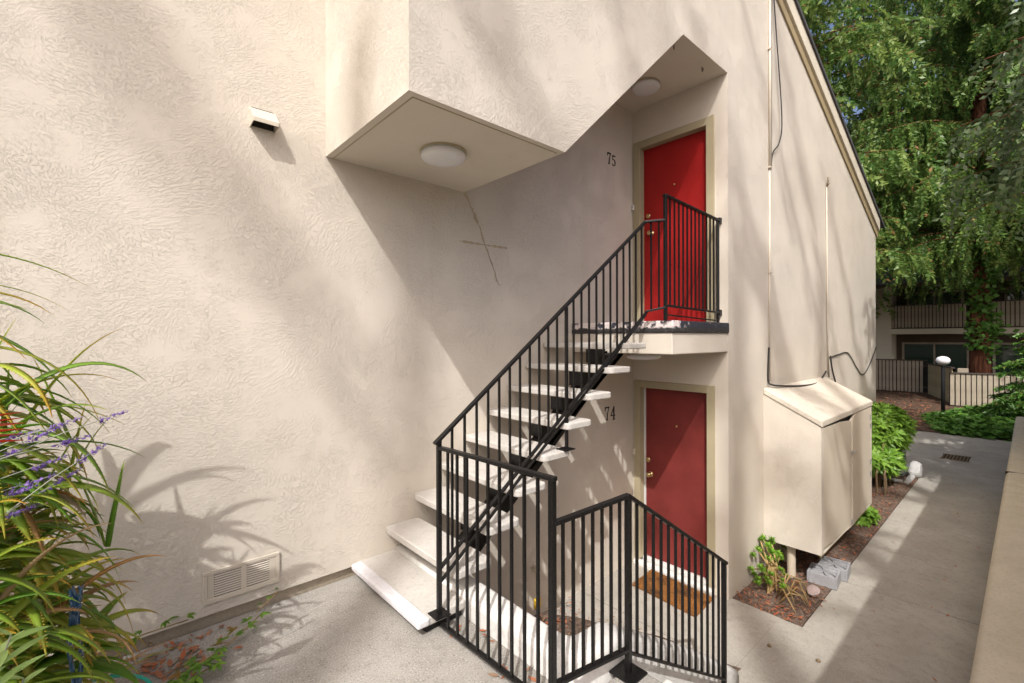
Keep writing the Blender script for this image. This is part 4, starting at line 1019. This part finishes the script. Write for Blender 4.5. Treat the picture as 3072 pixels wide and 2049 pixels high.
for k in range(46):
    sd += 1; az = q.uniform(-3.1, 3.1); el = q.uniform(.5, 1.35); c = q.choice(((-.95, 1.75, 1.0), (-.85, 1.6, 1.35), (-1.05, 1.9, 1.5)))
    aloe_leaf((c[0] + q.gauss(0, .05), c[1] + q.gauss(0, .05), c[2] + q.gauss(0, .06)), (math.cos(az) * math.cos(el) * (.5 if math.cos(az) > 0 else 1), math.sin(az) * math.cos(el), math.sin(el)), q.uniform(.4, .65), .04, q.uniform(1.2, 3), sd, M['aloe'], al2)
for c in ((-.95, 1.75, 1.0), (-.85, 1.6, 1.35), (-1.05, 1.9, 1.5)): G().tube([(c[0], c[1], 0), c], [.03, .02], 8).out('stem', M['stem'], al2)
# red aloe flower at the picture edge
t = thing('red_flower', 'red and orange tubular flower at the left picture edge among aloe leaves', 'flower', (-.27, 2.05, 1.45))
for k in range(6):
    aloe_leaf((-.36, 1.92, 1.445 + .010 * k), (1, .02, -.06 + .03 * k), .20, .044, .1, 900 + k, M['redflower'], t, False)
# ------------------------------------------------------------------ lavender spikes
lv = thing('lavender_plant', 'lavender with purple flower spikes leaning across the aloe', 'plant', (-.6, 2.2, .6))
def spike(p0, p1, ln):
    p0, p1 = Vector(p0), Vector(p1); d = (p1 - p0).normalized(); G().tube([p0, p0.lerp(p1, .5) + Vector((0, 0, .01)), p1], [.0022, .0018, .0012], 5).out('stem', M['purplestem'], lv)
    P = []; D = []; S = []; L = []
    for j in range(70):
        s = random.random(); c = p1 - d * ln * s * (1 if random.random() < .8 else 1.25); a = Vector((random.gauss(0, 1), random.gauss(0, 1), random.gauss(0, 1))).normalized()
        P.append(c + a * .004); dd = (a * 1. + d * .5).normalized(); D.append(dd); S.append(dd.cross(d).normalized()); L.append(random.uniform(.009, .017) * (.6 + .7 * s))
    P, D, S, L = (np.array([tuple(x) if isinstance(x, Vector) else x for x in y_]) for y_ in (P, D, S, L))
    V, Fq = quads_along(P, D, S, L, L * .3); npmesh('flower_spike', V, Fq, M['purple'], lv, {'rv': np.repeat(np.random.default_rng(len(P)).uniform(0, 1, len(P)), 4)})
for (b, tip) in (((-.042, 1.437), (.075, 1.45)), ((-.197, 1.272), (-.05, 1.438)), ((-.174, 1.352), (-.022, 1.372)), ((-.085, 1.337), (.019, 1.339)), ((-.197, 1.305), (-.08, 1.313)), ((-.242, 1.335), (-.197, 1.35)),
                 ((-.166, 1.243), (-.051, 1.261)), ((-.242, 1.237), (-.118, 1.25)), ((-.242, 1.193), (-.158, 1.224)), ((-.257, 1.148), (-.16, 1.157)), ((-.242, 1.346), (-.15, 1.41)), ((-.212, 1.374), (-.118, 1.406))):
    v = 2.25 + random.uniform(-.06, .06); k = v / 2.25
    L_ = math.hypot(tip[0] - b[0], tip[1] - b[1])
    p1 = (tip[0] * k, v, EYE + (tip[1] - EYE) * k); p0 = (p1[0] - random.uniform(.25, .4), v - .05, p1[2] - random.uniform(.08, .25)); spike(p0, p1, min(.085, L_ * .75))
# sage foreground
sg = thing('sage_plant', 'pale green sage with broad pointed leaves at the bottom left corner', 'plant', (-.25, 1.75, .3))
q = random.Random(9)
def flat_leaf(p, d, ln, wd, up, mat, parent, name='leaf', fold=.25, curl=.25):
    p = Vector(p); d = Vector(d).normalized(); s = d.cross(Vector(up)).normalized(); n_ = s.cross(d); V = []; Fc = []
    for i in range(7):
        t_ = i / 6; ww = wd * math.sin(math.pi * min(1, t_ * .92 + .08)) ** .8 * .5 if i < 6 else .0005
        c = p + d * ln * t_ - n_ * curl * ln * t_ * t_
        V += [c + s * ww + n_ * fold * ww, c, c - s * ww + n_ * fold * ww]
    for i in range(6):
        b = i * 3; Fc += [(b, b + 1, b + 4, b + 3), (b + 1, b + 2, b + 5, b + 4)]
    me = bpy.data.meshes.new(name); off = OFF[parent.name]; me.from_pydata([tuple(x - off) for x in V], [], Fc); me.polygons.foreach_set('use_smooth', [True] * len(me.polygons)); me.materials.append(mat)
    o = bpy.data.objects.new(name, me); col.objects.link(o); o.parent = parent; return o
for (b, tp) in (((-.36, 1.72, .35), (-.165, 1.70, .98)), ((-.30, 1.80, .3), (-.15, 1.78, .82)), ((-.42, 1.70, .4), (-.26, 1.66, .98)), ((-.28, 1.75, .2), (-.13, 1.76, .68)), ((-.40, 1.8, .2), (-.24, 1.8, .75)), ((-.34, 1.7, .3), (-.20, 1.66, .88)), ((-.30, 1.68, .2), (-.16, 1.64, .74)), ((-.36, 1.75, .2), (-.10, 1.72, .60)), ((-.42, 1.8, .3), (-.21, 1.78, .90))):
    b, tp = Vector(b), Vector(tp); G().tube([b, b.lerp(tp, .5) + Vector((.01, 0, 0)), tp], [.005, .004, .002], 6).out('stem', M['purplestem'], sg)
    for k in range(28):
        c = b.lerp(tp, .25 + .75 * k / 27); a = k * 2.2 + q.uniform(-.3, .3)
        flat_leaf(c, (math.cos(a), math.sin(a) * .7, q.uniform(.1, .8)), q.uniform(.05, .11), q.uniform(.015, .026), (q.uniform(-.2, .2), q.uniform(-.4, .1), 1), M['sage'], sg)
# blue plastic strip and teal hose
t = thing('plastic_strip', 'crumpled glossy dark blue plastic strip hanging among the aloe stems', 'plastic', (-.07, 2.32, .3))
for dx, w_ in ((0, .009), (.020, .007)):
    g = G(); qq = random.Random(int(dx * 1000) + 4); rows = []
    for k in range(24):
        z = .82 - k * .027; x = -.075 + dx + .006 * math.sin(k * .6 + dx * 90); ww = w_ * qq.uniform(.55, 1.25); y = 2.32 + qq.uniform(-.006, .006)
        rows.append([(x - ww, y + qq.uniform(-.006, .006), z), (x - ww * .3, y - qq.uniform(.002, .012), z + qq.uniform(-.008, .008)), (x + ww * .35, y - qq.uniform(-.004, .010), z + qq.uniform(-.008, .008)), (x + ww, y + qq.uniform(-.006, .006), z)])
    for k in range(23):
        for c in range(3): g.quad(rows[k][c], rows[k][c + 1], rows[k + 1][c + 1], rows[k + 1][c])
    o = g.out('strip', M['bluefoil'], t, fixn=False); m_ = o.modifiers.new('s', 'SOLIDIFY'); m_.thickness = .0015
P = [(-.30, 2.75, .05), (-.16, 2.74, .155), (-.04, 2.75, .215), (.06, 2.72, .215), (.15, 2.70, .17), (.20, 2.69, .08), (.22, 2.68, .01)]
cable(P, .0075, 'thin teal garden hose arching over the leaf litter', None, 'teal'); bpy.context.scene.objects[-1] if False else None
# trailing vines
def vine(pts, lb, mats, n, seed, ln=.055):
    q = random.Random(seed); t = thing('trailing_vine', lb, 'vine', pts[0], 'vines trailing on the pavement'); P = [Vector(p) for p in pts]
    G().tube(P, .003, 6).out('stem', M['yellowstem'], t, smooth=True)
    for k in range(n):
        s = (k + .5) / n * (len(P) - 1); i = min(int(s), len(P) - 2); c = P[i].lerp(P[i + 1], s - i); a0 = q.uniform(0, 6.28)
        c2 = c + Vector((math.cos(a0) * .025, math.sin(a0) * .025, q.uniform(.01, .04)))
        for j in range(5):
            a = a0 + (j - 2) * .62; flat_leaf(c2, (math.cos(a), math.sin(a), q.uniform(-.25, .3)), ln * (1 - .16 * abs(j - 2)) * q.uniform(.8, 1.2), ln * .34, (q.uniform(-.2, .2), q.uniform(-.2, .2), 1), M[mats[k % len(mats)]], t)
vine([(.20, 2.72, .02), (.30, 2.77, .05), (.40, 2.84, .06), (.50, 2.92, .04), (.60, 3.0, .04), (.72, 3.10, .05)], 'longest bright green vine trailing over the pavement below the vent', ('vine', 'vine', 'vine', 'vinebronze'), 15, 1)
vine([(.26, 2.70, .02), (.34, 2.74, .06), (.44, 2.78, .05)], 'bushy vine tuft at the bottom edge beside the teal hose', ('vine',), 12, 2, .06)
vine([(.05, 3.05, .12), (.16, 3.12, .16), (.28, 3.2, .12), (.38, 3.235, .10)], 'vine with dark pointed leaves against the wall base', ('vine',), 6, 3, .045)
vine([(.72, 3.18, .03), (.80, 3.22, .06), (.86, 3.235, .09)], 'short yellow-green sprig growing from the wall gap', ('vine',), 3, 4, .03)
# slim fallen twigs
for k in range(9):
    a = random.uniform(-.5, .9); u, v = .25 + random.gauss(0, .12), 2.98 + random.gauss(0, .08); l = random.uniform(.06, .16)
    tag(G().tube([(u, v, .008), (u + l * .5 * math.cos(a), v + l * .5 * math.sin(a), .014), (u + l * math.cos(a), v + l * math.sin(a), .008)], .003, 5).out('twig', M['stem']), 'thin brown twig lying in the leaf litter by the aloe', 'twig', 'twigs in the leaf litter')
